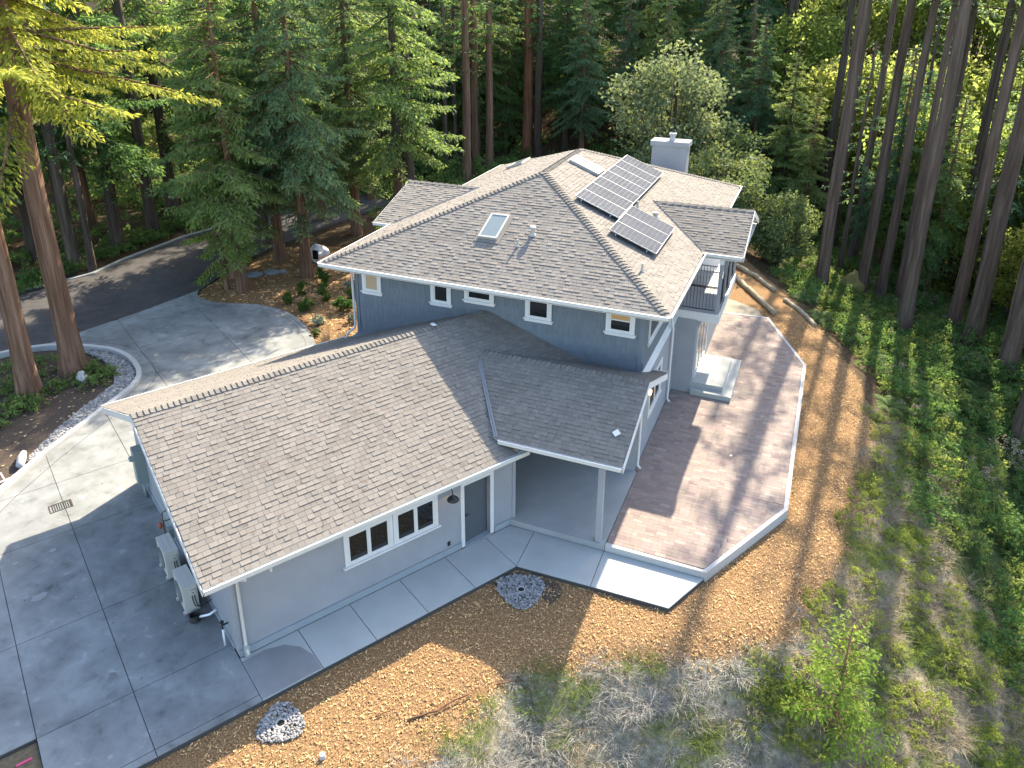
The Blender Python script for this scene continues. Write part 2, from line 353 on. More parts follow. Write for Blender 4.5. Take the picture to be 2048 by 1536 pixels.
def ground_mat(m):
    """mulch, dry bank, green gully, forest duff and dark soil, placed by position (plant cover, not light)"""
    nt = m.node_tree; N, L = nt.nodes, nt.links; N.clear()
    out = N.new("ShaderNodeOutputMaterial"); b = N.new("ShaderNodeBsdfPrincipled"); b.inputs['Roughness'].default_value = 1; b.inputs['Specular IOR Level'].default_value = .1
    L.new(b.outputs[0], out.inputs[0]); tc = N.new("ShaderNodeTexCoord"); P = tc.outputs['Object']
    def noise(sc, d=8):
        n = N.new("ShaderNodeTexNoise"); n.inputs['Scale'].default_value = sc; n.inputs['Detail'].default_value = d; n.inputs['Roughness'].default_value = .65; L.new(P, n.inputs['Vector']); return n.outputs['Fac']
    def ramp(f, cs, lo=.3, hi=.7):
        r = N.new("ShaderNodeValToRGB"); L.new(f, r.inputs[0]); e = r.color_ramp.elements; e[0].position = lo; e[1].position = hi; e[0].color = (*cs[0], 1); e[1].color = (*cs[-1], 1)
        for i in range(1, len(cs) - 1): q = e.new(lo + (hi - lo) * i / (len(cs) - 1)); q.color = (*cs[i], 1)
        return r.outputs[0]
    mul = ramp(noise(24), [(.075, .041, .02), (.23, .135, .064), (.40, .265, .14)])
    duff = ramp(noise(7), [(.030, .022, .014), (.075, .052, .03), (.13, .085, .045)])
    dry = ramp(noise(9), [(.10, .085, .05), (.24, .205, .135), (.36, .325, .25)])
    grn = ramp(noise(5), [(.02, .03, .012), (.05, .07, .022), (.10, .085, .04)])
    at = N.new("ShaderNodeVertexColor"); at.layer_name = "cover"; sp = N.new("ShaderNodeSeparateColor"); L.new(at.outputs[0], sp.inputs[0])
    nn = noise(2.2)
    def mix(a, c, f):
        ad = N.new("ShaderNodeMath"); ad.operation = 'ADD'; L.new(f, ad.inputs[0]); L.new(nn, ad.inputs[1])
        mr = N.new("ShaderNodeMapRange"); L.new(ad.outputs[0], mr.inputs[0]); mr.inputs[1].default_value = .9; mr.inputs[2].default_value = 1.1
        x = N.new("ShaderNodeMix"); x.data_type = 'RGBA'; L.new(mr.outputs[0], x.inputs[0]); L.new(a, x.inputs[6]); L.new(c, x.inputs[7]); return x.outputs[2]
    c = mix(duff, mul, sp.outputs[0]); c = mix(c, dry, sp.outputs[1]); c = mix(c, grn, sp.outputs[2])
    L.new(c, b.inputs['Base Color'])
    bp = N.new("ShaderNodeBump"); bp.inputs['Strength'].default_value = 1; bp.inputs['Distance'].default_value = .04; L.new(noise(34), bp.inputs['Height']); L.new(bp.outputs[0], b.inputs['Normal'])
ground_mat(m_ground)
GARDEN = np.array([(-25.4, 6.9), (-24, 6), (-21, 6), (-15, 3.5), (-11, 2), (-10.5, 14), (-20, 17), (-25.5, 14)], float)
def cover(x, y):
    d = pdist(x, y, PLAT)
    front = sstep(-20, -17, x - 0 * y)                         # mulch round the house
    mul = np.where((y < 24) & (x > -8), 1 - sstep(-.2, .9, d), 0.)
    mul = np.maximum(mul, 1 - sstep(-.5, .8, pdist(x, y, GARDEN)))
    dry = sstep(-.6, .8, d) * (1 - sstep(-1, 3.5, y)) * (1 - sstep(9.5, 12, x + .25 * y))
    dry = np.maximum(dry, sstep(.2, 1., d) * (1 - sstep(2.0, 3.4, d)) * (1 - sstep(4, 9, y)) * .9)
    grn = sstep(1.2, 2.6, d) * sstep(1, 6, y + 1.2 * (x - 8)) * (1 - sstep(32, 48, y))
    return mul, dry, np.clip(grn, 0, 1)
me = quads("ground", np.stack([XX.ravel(), YY.ravel(), ZZ.ravel()], 1), F, m_ground, True)
cm, cd, cg = cover(XX.ravel(), YY.ravel())
ca = me.color_attributes.new("cover", 'FLOAT_COLOR', 'POINT')
ca.data.foreach_set('color', np.stack([cm, cd, cg, np.ones_like(cm)], 1).astype(np.float32).ravel())
tag(fin(bpy.data.objects.new("ground", me), None), 'mulched ground falling away to a grassy bank and wooded gully', 'ground', kind='structure')

# ------------------------------------------------------------------ paved setting
def slab_cells(parent, outline, cells, z0, z1, mat, name='slab'):
    """outline: xy polygon (may be concave); cells: convex xy polygons; one object per slab"""
    for cell in cells:
        P = [np.array([q[0], q[1], 0.]) for q in outline]
        n = len(cell); ar = sum(cell[i][0] * cell[(i + 1) % n][1] - cell[(i + 1) % n][0] * cell[i][1] for i in range(n))
        if ar < 0: cell = cell[::-1]
        for i in range(n):
            a = np.array(cell[i]); b = np.array(cell[(i + 1) % n]); e = (b - a) / np.linalg.norm(b - a)
            nn = (-e[1], e[0], 0.); P = clip(P, nn, nn[0] * a[0] + nn[1] * a[1] + .009)
            if len(P) < 3: break
        Q = []
        for q in P:
            if not Q or np.linalg.norm(q - Q[-1]) > .01: Q.append(q)
        if len(Q) < 3 or parea(Q) < .05: continue
        if np.linalg.norm(Q[0] - Q[-1]) < .01: Q.pop()
        bm = bmesh.new(); vs_ = [bm.verts.new((q[0], q[1], z1)) for q in Q]
        try: f = bm.faces.new(vs_)
        except ValueError: bm.free(); continue
        f.normal_update()
        if f.normal.z < 0: f.normal_flip()
        r = bmesh.ops.extrude_face_region(bm, geom=[f])
        for v in r['geom']:
            if isinstance(v, bmesh.types.BMVert): v.co.z = z0
        bmesh.ops.recalc_face_normals(bm, faces=bm.faces); bmesh.ops.triangulate(bm, faces=[f for f in bm.faces if len(f.verts) > 4])
        me = bpy.data.meshes.new(name); bm.to_mesh(me); bm.free(); me.materials.append(mat)
        o = bpy.data.objects.new(name, me); fin(o, parent)
def flat(name, xy, z, mat, parent=None, thick=.06, **k):
    bm = bmesh.new(); f = bm.faces.new([bm.verts.new((q[0], q[1], z)) for q in xy]); f.normal_update()
    if f.normal.z < 0: f.normal_flip()
    r = bmesh.ops.extrude_face_region(bm, geom=[f])
    for v in r['geom']:
        if isinstance(v, bmesh.types.BMVert): v.co.z = z - thick
    bmesh.ops.recalc_face_normals(bm, faces=bm.faces); bmesh.ops.triangulate(bm, faces=list(bm.faces))
    me = bpy.data.meshes.new(name); bm.to_mesh(me); bm.free(); me.materials.append(mat)
    o = fin(bpy.data.objects.new(name, me), parent); return tag(o, **k)
CURB = [(-27.9, -3.6), (-27.42, -2.61), (-27.02, -1.95), (-26.18, -1.2), (-25.3, -.8), (-24.42, -.52), (-23.35, -.34), (-22.6, -.4), (-21.9, -.58), (-21.2, -.9), (-20.53, -1.32), (-20.1, -1.7), (-19.83, -2.07), (-19.55, -2.7), (-19.38, -3.45), (-19.2, -4.46), (-18.93, -5.81), (-18.6, -7.44), (-18.07, -9.38), (-17.4, -11.2), (-16.4, -13.4), (-15.2, -16), (-13.5, -19)]
g2 = lambda u, v: tuple(G(u, v)[:2])
drive = [g2(-.02, -1.53), g2(-4.3, -1.53), g2(-4.3, .48), g2(-10, .48)] + CURB[::-1][:-3] + [(-26.47, -1.2), (-26.1, .75), (-25.4, 3.6), (-24.85, 6.76)] + \
        [(-24.5, 6.25), (-24.04, 5.94), (-23.4, 5.78), (-22.74, 5.76), (-22, 5.95), (-21.36, 6.2), (-20.8, 6.34), (-20.26, 6.39), (-19.6, 6.36), (-18.9, 6.2), (-18.2, 5.95), (-17.55, 5.59), (-16.9, 5.15), (-16.26, 4.59), (-15.7, 4.1), (-15.23, 3.55), (-14.4, 2.4), (-10.6, 1.0), (-9.5, -2), g2(-.02, 1.2)]
dr = flat("driveway", drive, -.02, m_joint, thick=.14, label='grey concrete driveway with scored joints left of the garage', cat='driveway', kind='structure')
us = [-11, -7.9, -4.3, -2.32, -.02, 2.45, 5.95, 9.2, 13, 17]; vs2 = [-1.53, -1.33, .46, 3.6, 7.55, 10.4, 14.6, 19.4, 23.2, 28]
cells = []
for i in range(len(us) - 1):
    for j in range(len(vs2) - 1):
        cells.append([g2(us[i], vs2[j]), g2(us[i + 1], vs2[j]), g2(us[i + 1], vs2[j + 1]), g2(us[i], vs2[j + 1])])
slab_cells(dr, drive, cells, -.019, .0, m_conc)
# score line band that follows the kerb
def strip(mb, pts, w0, w1, z0, z1):
    P = [np.array(q, float) for q in pts]; n = len(P); A = []; B = []
    for i in range(n):
        t = P[min(i + 1, n - 1)] - P[max(i - 1, 0)]; t /= np.linalg.norm(t); nn = np.array([-t[1], t[0]])
        A.append(P[i] + nn * w0); B.append(P[i] + nn * w1)
    for i in range(n - 1):
        q = [A[i], A[i + 1], B[i + 1], B[i]]
        V = [(*p, z0) for p in q] + [(*p, z1) for p in q]
        F = [(4, 5, 6, 7), (3, 2, 1, 0), (1, 0, 4, 5), (3, 2, 6, 7)]
        if i == 0: F.append((0, 3, 7, 4))
        if i == n - 2: F.append((2, 1, 5, 6))
        mb.add(V, F)
    return mb
mb = MB(); strip(mb, CURB[4:], .52, .535, -.01, .004); mb.build("score_line", m_joint, dr)
arc = [q for q in drive if q[1] > 3.3 and q[0] < -15 and q != (-25.4, 3.6)]
mb = MB(); strip(mb, arc, -.42, -.405, -.01, .004); mb.build("score_line", m_joint, dr)
mb = MB(); strip(mb, CURB, -.2, 0.0, -.14, .14); mb.build("kerb", m_curb, label='pale concrete kerb curving round the tree island', cat='kerb', kind='structure')
# asphalt road
road = [(-26.9, -1.75), (-26.5, -1.15), (-26.12, .75), (-25.42, 3.6), (-24.87, 6.78), (-25.2, 8.4), (-25.8, 11), (-25.7, 14.5), (-25.2, 19), (-24, 26), (-31, 28), (-31, 19), (-32.2, 14), (-32.3, 9), (-32, 6.5), (-33, 3.9), (-34.2, 1.8), (-40, -8), (-46, -8), (-46, -16), (-38, -16), (-30.5, -8), (-28.1, -3.7)]
flat("road", road, -.03, m_asph, thick=.14, label='dark asphalt road passing under the redwoods', cat='road', kind='structure')
mb = MB(); strip(mb, [(-34.4, 1.7), (-33.1, 3.8), (-32.15, 6.5), (-32.45, 9), (-32.3, 14), (-31.2, 18)], 0, .25, -.14, -.01); mb.build("road_edge", m_concS, label='pale concrete edge along far side of the road', cat='kerb', kind='structure')
# sidewalk
path = [g2(-.02, -1.53), (-1.84, -5.99), (.26, -5.93), (2.34, -5.89), (3.0, -4.44), (.6, -4.44), (-3.2, -4.44), g2(8.2, -.06), g2(-.02, -.06)]
pa = flat("path", path, -.02, m_joint, thick=.14, label='pale concrete path along the garage wall bending to the patio', cat='path', kind='structure')
pc = []
ul = [-.02, 1.47, 2.9, 4.4, 5.88]
for i in range(4): pc.append([g2(ul[i], -1.53), g2(ul[i + 1], -1.53), g2(ul[i + 1], -.06), g2(ul[i], -.06)])
pc.append([g2(5.88, -1.53), (-1.84, -5.99), g2(7.28, -.06), g2(5.88, -.06)])
pc.append([(-1.84, -5.99), (-1.89, -4.44), g2(8.2, -.06), g2(7.28, -.06)])
pc.append([(-1.84, -5.99), (.26, -5.93), (.21, -4.44), (-1.89, -4.44)])
pc.append([(.26, -5.93), (2.34, -5.89), (3.0, -4.44), (.21, -4.44)])
slab_cells(pa, path, pc, -.019, .0, m_concL)
wp = [g2(.0, -.2), g2(.55, -.17), g2(1.0, -.3), g2(1.3, -.6), g2(1.44, -1.0), g2(1.44, -1.5), g2(.0, -1.5)]
m_stain = MAT("dark_stain", [(.14, .14, .136), (.18, .18, .175)], scale=8, rough=.7); m_pale = MAT("pale_patch", [(.235, .24, .235), (.265, .27, .265)], scale=8, rough=.9)
rs = np.random.default_rng(21)
for i in range(46):
    u_, v_ = rs.uniform(-5.5, -.3), rs.uniform(-1.2, 11); r_ = .03 + .13 * rs.random() ** 2; 
    if v_ < .5 and u_ < -4: continue
    if i > 40: u_, v_ = rs.uniform(1, 7), rs.uniform(14, 20)
    if abs(u_ + 2.32) < r_ + .05 or min(abs(v_ - q) for q in vs2) < r_ + .05: continue
    flat("stain", [g2(u_ + r_ * (1.6 if i % 3 == 0 else 1) * (.6 + .5 * rs.random()) * math.cos(w), v_ + r_ * (.6 + .5 * rs.random()) * math.sin(w)) for w in np.linspace(0, 2 * math.pi, 13)[:-1]], .003, m_pale if i % 2 else m_stain, dr, thick=.002)
flat("water_stain", wp, .003, m_wet, pa, thick=.002)
# porch slab and patio
sl_ = [(.22, -4.42), (.22, -.56), (.13, -.5), (-5, -.2), (-3.3, -4.2), (-3.1, -4.42)]
porch = flat("porch_floor", sl_, .19, m_concS, thick=.33, label='raised grey concrete floor under the entry porch', cat='floor', kind='structure')
PAT = [(.235, -4.42), (3.03, -4.42), (4.86, -.70), (4.87, 9.59), (3.0, 14.09), (.6, 13.98), (.6, 5.3), (.14, 5.3), (.14, -.5), (.235, -.5)]
PATI = [(.25, -4.36), (3.0, -4.36), (4.80, -.70), (4.81, 9.57), (2.97, 14.02), (.6, 13.92), (.6, 5.3), (.14, 5.3), (.14, -.5), (.25, -.5)]
pt = flat("patio", PATI, .174, m_pjoint, thick=.33, label='brick paver patio beside the house with pale concrete border', cat='patio', kind='structure')
mb = MB(); strip(mb, [(.235, -4.42), (3.03, -4.42), (4.86, -.70), (4.87, 9.59), (3.0, 14.09), (.6, 13.98)], 0.0, .13, -.16, .197); mb.build("border", m_curb, pt)
half = [((0, 1, 0), -4.29), ]
ins = np.array([(.235, -4.42), (3.03, -4.42), (4.86, -.70), (4.87, 9.59), (3.0, 14.09), (.6, 13.98)])
for i in range(len(ins) - 1):
    a, b = ins[i], ins[i + 1]; e = (b - a) / np.linalg.norm(b - a); nn = np.array([-e[1], e[0], 0]); half.append((nn, nn[:2] @ a + .135))
regs = [half + [((0, -1, 0), .5), ((1, 0, 0), .24)], half + [((0, 1, 0), -.5), ((0, -1, 0), -5.42), ((1, 0, 0), .15)], half + [((0, 1, 0), 5.42), ((1, 0, 0), .88)]]
pav = []
PL, PW = .30, .15
y = -4.42; k = 0
while y < 14.2:
    x = -.2 - (k % 2) * PL / 2 - rng.random() * .04
    while x < 5.2:
        w_ = PL if rng.random() < .75 else PL * .5
        q = [np.array([x + .002, y + .002, 0.]), np.array([x + w_ - .002, y + .002, 0.]), np.array([x + w_ - .002, y + PW - .002, 0.]), np.array([x + .002, y + PW - .002, 0.])]
        for rg in regs:
            P = q
            for n_, c_ in rg:
                P = clip(P, n_, c_)
                if len(P) < 3: break
            if len(P) >= 3 and parea(P) > .004: pav.append((P, w_, parea(P) > .93 * (w_ - .008) * (PW - .008), np.hypot(x - CAM[0], y - CAM[1])))
        x += w_
    y += PW; k += 1
def topped(mb, P, z0, z1, mi=0, tilt=(0, 0)):
    n = len(P); c = sum(P) / n
    V = [(q[0], q[1], z0) for q in P] + [(q[0], q[1], z1 + (q[0] - c[0]) * tilt[0] + (q[1] - c[1]) * tilt[1]) for q in P]
    mb.add(V, [tuple(n + i for i in range(n))] + [(i, (i + 1) % n, n + (i + 1) % n, n + i) for i in range(n)], mi)
full = sorted([q for q in pav if q[2] and q[1] == PL], key=lambda q: q[3]); indiv = set(id(q) for q in full[:300])
pm = []
for mm in (m_paver, m_paver2, m_paver3):
    b = MB(); topped(b, [np.array(q) for q in [(-.148, -.073, 0), (.148, -.073, 0), (.148, .073, 0), (-.148, .073, 0)]], -.02, 0.); pm.append(b.mesh("paver", mm))
rest = MB()
for q in pav:
    c = sum(q[0]) / len(q[0]); r = rng.random(); mi = 0 if r < .55 else (1 if r < .82 else 2)
    if id(q) in indiv: inst("paver", pm[mi], pt, (c[0], c[1], .19 + rng.normal() * .0012), (rng.normal() * .006, rng.normal() * .006, 0))
    else: topped(rest, q[0], .165, .19 + rng.normal() * .001, mi, rng.normal(size=2) * .005)
rest.build("paver_field", [m_paver, m_paver2, m_paver3], pt, kind='stuff')
for x, y in ((4.05, 7.9), (3.6, 4.6), (2.9, 1.6)):
    MB().lathe([(.001, .194), (.05, .194), (.055, .188)], (x, y, 0), n=10).build("drain_cap", m_black, pt)

# ================================================================== HOUSE
HS = thing("house", 'grey and blue shingled house with hipped roofs and angled garage wing', 'house', (-5.0, 0.0, 0.0))
# ---- roof planes
ZG = ((0, -.383, 1), 4.8256); ZB = ((0, .383, 1), 3.4705); PG = ((.35723, -.20625, 1), 2.8467)
ct = lambda k: 1 / math.hypot(1, k)
class Plane:
    def __init__(s, O, e, h, k, width, run):
        """O eave start, e eave direction, h horizontal upslope direction, k slope, width along eave, run horizontal"""
        s.O = np.array(O, float); s.e = np.array(e, float); h = np.array(h, float); c = ct(k)
        s.s = h * c + Z3 * k * c; s.n = np.cross(s.e, s.s); s.n = s.n if s.n[2] > 0 else -s.n
        s.W = width; s.L = run / c
    def pt(s, a, b, t=0.): return s.O + a * s.e + b * s.s + t * s.n
wg, hw = 8.95 / 2 + .435, 8.95 / 2
kg, km, kp, kb, kl = .4125, .4073, .383, .3923, .328
hx0, hx1, hy0, hy1, hze = -11.332, .860, -.831, 15.929, 5.908
PLS = {
 'garage_right': (Plane(G(-.68, -.435, 2.722), U3, V3, kg, 16, wg), [[((0, -1, 0), 0), ZG], [((0, -1, 0), 0), neg(ZG), ZB], [neg(ZG), neg(ZB), ((0, -1, 0), 4.655), ((GU[0], GU[1], 0), GU @ GO - 99), (tuple(-U3), -(GU @ GO + 8.53))]]),
 'garage_left': (Plane(G(-.68, 9.385, 2.722), U3, -V3, kg, 16, wg), [[((0, -1, 0), 0)]]),
 'porch_front': (Plane((-5.4, -4.649, 3.045), X3, Y3, kp, 6.042, 2.88), [[PG]]),
 'porch_back': (Plane((-5.4, 1.164, 3.0247), X3, -Y3, kp, 6.042, 2.933), [[PG, ((-1, 0, 0), 0), ((0, -1, 0), 0)], [((1, 0, 0), 0.001)]]),
 'main_front': (Plane((hx0, hy0, hze), X3, Y3, km, 12.192, 6.096), [[((1, -1, 0), hx0 - hy0), ((-1, -1, 0), -(hx1 + hy0))]]),
 'main_right': (Plane((hx1, hy0, hze), Y3, -X3, km, 16.76, 6.096), [[((1, 1, 0), hx1 + hy0), ((1, -1, 0), hx1 - hy1)]]),
 'main_left': (Plane((hx0, hy0, hze), Y3, X3, km, 16.76, 6.096), [[((-1, 1, 0), hy0 - hx0), ((-1, -1, 0), -(hx0 + hy1))]]),
 'main_back': (Plane((hx0, hy1, hze), X3, -Y3, km, 12.192, 6.096), [[((1, 1, 0), hx0 + hy1), ((-1, 1, 0), hy1 - hx1)]]),
 'balcony_front': (Plane((-2.2, 5.475, 5.908), X3, Y3, kb, 4.451, 2.587), [[((.4073, 0, 1), 6.2583)]]),
 'balcony_back': (Plane((-2.2, 10.649, 5.908), X3, -Y3, kb, 4.451, 2.587), [[((.4073, 0, 1), 6.2583)]]),
 'side_front': (Plane((-12.25, 4.24, 5.9), X3, Y3, kl, 4.2, 3.11), [[((-.4073, 0, 1), 10.5236)]]),
 'side_back': (Plane((-12.25, 10.46, 5.9), X3, -Y3, kl, 4.2, 3.11), [[((-.4073, 0, 1), 10.5236)]]),
}
roofs = {}
for rn in ('garage', 'porch', 'main', 'balcony', 'side'):
    mb = MB()
    for k, (pl, regs) in PLS.items():
        if not k.startswith(rn): continue
        for rg in regs:
            P = [pl.pt(0, 0), pl.pt(pl.W, 0), pl.pt(pl.W, pl.L), pl.pt(0, pl.L)]
            for n_, c_ in rg:
                P = clip(P, n_, c_)
                if len(P) < 3: break
            if len(P) < 3: continue
            P = [q - pl.n * .004 for q in P]
            nn = np.cross(P[1] - P[0], P[2] - P[0])
            if nn @ pl.n < 0: P = P[::-1]
            mb.prism(P, -pl.n * .12, 0, 1)
    roofs[rn] = mb.build("roof", [m_under, m_white], HS)
# ---- shingles
EXPO = .145; WS = [.15, .18, .20, .22, .26]; TH = [.010, .022]
smesh = {}
for wi, w_ in enumerate(WS):
    for ti, t_ in enumerate(TH):
        b = MB(); l = EXPO + .02; g_ = .003
        b.add([(g_, 0, -.003), (w_ - g_, 0, -.003), (w_ - g_, l, -.003), (g_, l, -.003), (g_, 0, t_), (w_ - g_, 0, t_), (w_ - g_, l, .002), (g_, l, .002)], [(4, 5, 6, 7), (0, 1, 5, 4), (1, 2, 6, 5), (3, 0, 4, 7)])
        smesh[wi, ti] = b.mesh("shingle", m_shingle)
cand = []; sfield = {k: MB() for k in roofs}
for k, (pl, regs) in PLS.items():
    if k in ('main_back', 'balcony_back', 'side_back'): regs = regs
    rn = k.split('_')[0]
    b0 = -.02
    while b0 < pl.L - .02:
        a0 = -rng.random() * .25
        while a0 < pl.W:
            wi = rng.integers(0, 5); ti = int(rng.random() < .42); w_ = WS[wi]; t_ = TH[ti]; l = min(EXPO + .02, pl.L - b0)
            for rg in regs:
                P = [pl.pt(max(a0, 0) + .003, b0), pl.pt(min(a0 + w_, pl.W) - .003, b0), pl.pt(min(a0 + w_, pl.W) - .003, b0 + l), pl.pt(max(a0, 0) + .003, b0 + l)]
                if (P[1] - P[0]) @ pl.e < .02: continue
                A0 = parea(P)
                for n_, c_ in rg:
                    P = clip(P, n_, c_)
                    if len(P) < 3: break
                if len(P) < 3 or parea(P) < .002: continue
                fullq = parea(P) > .999 * A0 and a0 > 0 and a0 + w_ < pl.W and l > EXPO
                cand.append((k, pl, P, wi, ti, a0, b0, fullq, np.linalg.norm(pl.pt(a0, b0) - CAM)))
            a0 += w_
        b0 += EXPO
near = sorted([c for c in cand if c[7] and c[0] == 'garage_right'], key=lambda c: c[8])[:300]; nid = set(map(id, near))
for c in cand:
    k, pl, P, wi, ti, a0, b0 = c[:7]; rn = k.split('_')[0]
    if id(c) in nid:
        o = bpy.data.objects.new("shingle", smesh[wi, ti]); fin(o, roofs[rn])
        M_ = Matrix(((pl.e[0], pl.s[0], pl.n[0], 0), (pl.e[1], pl.s[1], pl.n[1], 0), (pl.e[2], pl.s[2], pl.n[2], 0), (0, 0, 0, 1))); M_.translation = Vector(pl.pt(a0, b0) - OFF['house']); o.matrix_local = M_
    else:
        t_ = TH[ti]; mb = sfield[rn]; n = len(P); top = []
        for q in P:
            bb = (q - pl.O) @ pl.s - b0; top.append(q + pl.n * (t_ + (.002 - t_) * bb / (EXPO + .02)))
        nn = np.cross(P[1] - P[0], P[2] - P[0])
        if nn @ pl.n < 0: P = P[::-1]; top = top[::-1]
        mb.add([q - pl.n * .003 for q in P] + top, [tuple(n + i for i in range(n))] + [(i, (i + 1) % n, n + (i + 1) % n, n + i) for i in range(n)])
for rn in sfield: sfield[rn].build("shingle_field", m_shingle, roofs[rn], kind='stuff')
# ---- hip and ridge caps
def caps(P0, P1, w1, w2, rn, step=.155, lift=.048, wid=.15):
    P0, P1 = np.array(P0, float), np.array(P1, float); d = P1 - P0; Lg = np.linalg.norm(d); d /= Lg
    w1 = np.array(w1, float); w1 -= d * (w1 @ d); w1 /= np.linalg.norm(w1); w2 = np.array(w2, float); w2 -= d * (w2 @ d); w2 /= np.linalg.norm(w2)
    up = -(w1 + w2); up = up / np.linalg.norm(up) if np.linalg.norm(up) > 1e-3 else Z3
    if up[2] < 0: up = -up
    l = step + .03
    V = [w1 * wid, np.zeros(3), w2 * wid]; A = [q + up * lift for q in V] + [q + up * .012 + d * l for q in V] + [q + up * .002 for q in V]
    b = MB(); b.add(A, [(0, 1, 4, 3), (1, 2, 5, 4), (6, 7, 1, 0), (7, 8, 2, 1), (6, 0, 3), (2, 8, 5)])
    me = b.mesh("ridge_cap", m_cap)
    n = int(Lg / step)
    for i in range(n): inst("ridge_cap", me, roofs[rn], P0 + d * (i * step), None)
pv = lambda k: -PLS[k][0].s
pk0, pk1 = (hx0 + 6.096, hy0 + 6.096, hze + 6.096 * km), (hx0 + 6.096, hy1 - 6.096, hze + 6.096 * km)
caps((hx0 + .1, hy0 + .1, hze + .04), pk0, pv('main_left'), pv('main_front'), 'main', .16)
caps((hx1 - .1, hy0 + .1, hze + .04), pk0, pv('main_front'), pv('main_right'), 'main', .16)
caps(pk0, pk1, pv('main_left'), pv('main_right'), 'main', .16)
caps((hx1 - .1, hy1 - .1, hze + .04), pk1, pv('main_right'), pv('main_back'), 'main', .16)
gr0, gr1 = G(-.68, hw, 4.747), G(10.66, hw, 4.747)
caps(gr0, gr1, pv('garage_left'), pv('garage_right'), 'garage')
caps((.642, -1.769, 4.148), (-4.85, -1.769, 4.148), pv('porch_front'), pv('porch_back'), 'porch', .16)
caps((2.251, 8.062, 6.923), (-1.6, 8.062, 6.923), pv('balcony_front'), pv('balcony_back'), 'balcony', .3)
caps((-12.25, 7.35, 6.92), (-8.9, 7.35, 6.92), pv('side_front'), pv('side_back'), 'side', .3)
mb = MB(); d = np.array(gr1) - np.array(gr0)
mb.box((-.03, -.10, .05), (.09, .10, .075), (U3, V3, Z3), G(8.55, hw, 4.747)).build("ridge_clip", m_white, HS)
# ---- valley flashing
def flashing(P0, P1, side, n, wid, nm="valley_flashing", off=.03):
    P0, P1 = np.array(P0, float), np.array(P1, float); side = np.array(side, float); n = np.array(n, float)
    mb = MB(); mb.prism([P0 + n * off, P1 + n * off, P1 + side * wid + n * off, P0 + side * wid + n * off], n * .008)
    mb.prism([P0 + n * off + side * wid * .45, P1 + n * off + side * wid * .45, P1 + n * off + side * wid * .55, P0 + n * off + side * wid * .55], n * .03)
    return mb.build(nm, m_flash, HS)
ng = PLS['garage_right'][0].n
flashing((-4.83, -1.78, 4.15), (-2.96, -4.66, 3.055), (-.83, -.55, .12), ng, .12)
flashing((-1.60, 8.05, 6.93), (.83, 5.46, 5.93), (-.72, -.66, .0), PLS['main_right'][0].n, .05)
flashing((-8.87, 7.34, 6.93), (-11.30, 4.26, 5.95), (.78, -.62, .0), PLS['main_left'][0].n, .10)
# ---- gutters
def gutter(P0, P1, outd, wid=.12, hgt=.12, mats=(m_cream, m_white), fas=.17):
    """P0-P1 roof edge; open trough outside it"""
    P0, P1 = np.array(P0, float), np.array(P1, float); e = P1 - P0; L_ = np.linalg.norm(e); e /= L_; o_ = np.array(outd, float)
    mb = MB(); ax = (e, o_, Z3)
    mb.box((0, -.03, -fas), (L_, -.005, .0), ax, P0, 0)                                 # fascia board
    mb.box((0, 0, -hgt - .01), (L_, wid, -hgt + .004), ax, P0, 0)                       # trough floor
    mb.box((0, wid - .012, -hgt - .01), (L_, wid, -.012), ax, P0, 0)                    # face
    mb.box((-.002, wid - .03, -.012), (L_ + .002, wid + .008, .004), ax, P0, 1)         # rolled lip
    mb.box((0, .0, -.03), (L_, .02, -.004), ax, P0, 1)
    for x in (0, L_ - .012): mb.box((x, 0, -hgt), (x + .012, wid, -.012), ax, P0, 0)
    return mb.build("gutter", list(mats), HS)
gutter(G(-.68, -.435, 2.722), G(8.52, -.435, 2.722), -V3)
gutter(G(-.68, 9.385, 2.722), G(7.9, 9.385, 2.722), V3)
gutter((-2.93, -4.649, 3.045), (.642, -4.649, 3.045), -Y3)
gutter((.642, 1.164, 3.0247), (.1, 1.164, 3.0247), Y3)
gutter((hx0 - .06, hy0, hze), (hx1 + .06, hy0, hze), -Y3)
gutter((hx1, hy0 - .06, hze), (hx1, 5.5, hze), X3); gutter((hx1, 10.6, hze), (hx1, hy1 + .06, hze), X3)
gutter((hx0, hy0 - .06, hze), (hx0, 4.2, hze), -X3); gutter((hx0, 10.5, hze), (hx0, hy1 + .06, hze), -X3)
gutter((hx0 - .06, hy1, hze), (hx1 + .06, hy1, hze), Y3)
gutter((.86, 5.475, 5.908), (2.251, 5.475, 5.908), -Y3, fas=.2)
gutter((-12.25, 4.24, 5.9), (-11.3, 4.24, 5.9), -Y3)
# ---- rake boards
def rake(P0, P1, out, w=.022, h=.2, mat=m_white, drop=.02):
    P0, P1 = np.array(P0, float), np.array(P1, float); out = np.array(out, float)
    z0 = Z3 * (.012 - drop)
    mb = MB(); mb.prism([P0 + z0 + out * .004, P1 + z0 + out * .004, P1 + z0 - Z3 * h + out * .004, P0 + z0 - Z3 * h + out * .004], out * w)
    return mb.build("rake_board", mat, HS)
for v_ in (-.435, 9.385): rake(G(-.68, v_, 2.722), G(-.68, hw, 4.747), -U3, mat=m_cream)
rake((.642, -4.649, 3.045), (.642, -1.769, 4.148), X3); rake((.642, 1.164, 3.0247), (.642, -1.769, 4.148), X3)
rake((2.251, 5.475, 5.908), (2.251, 8.062, 6.923), X3); rake((2.251, 10.649, 5.908), (2.251, 8.062, 6.923), X3)
rake((-12.25, 4.24, 5.9), (-12.25, 7.35, 6.92), -X3); rake((-12.25, 10.46, 5.9), (-12.25, 7.35, 6.92), -X3)
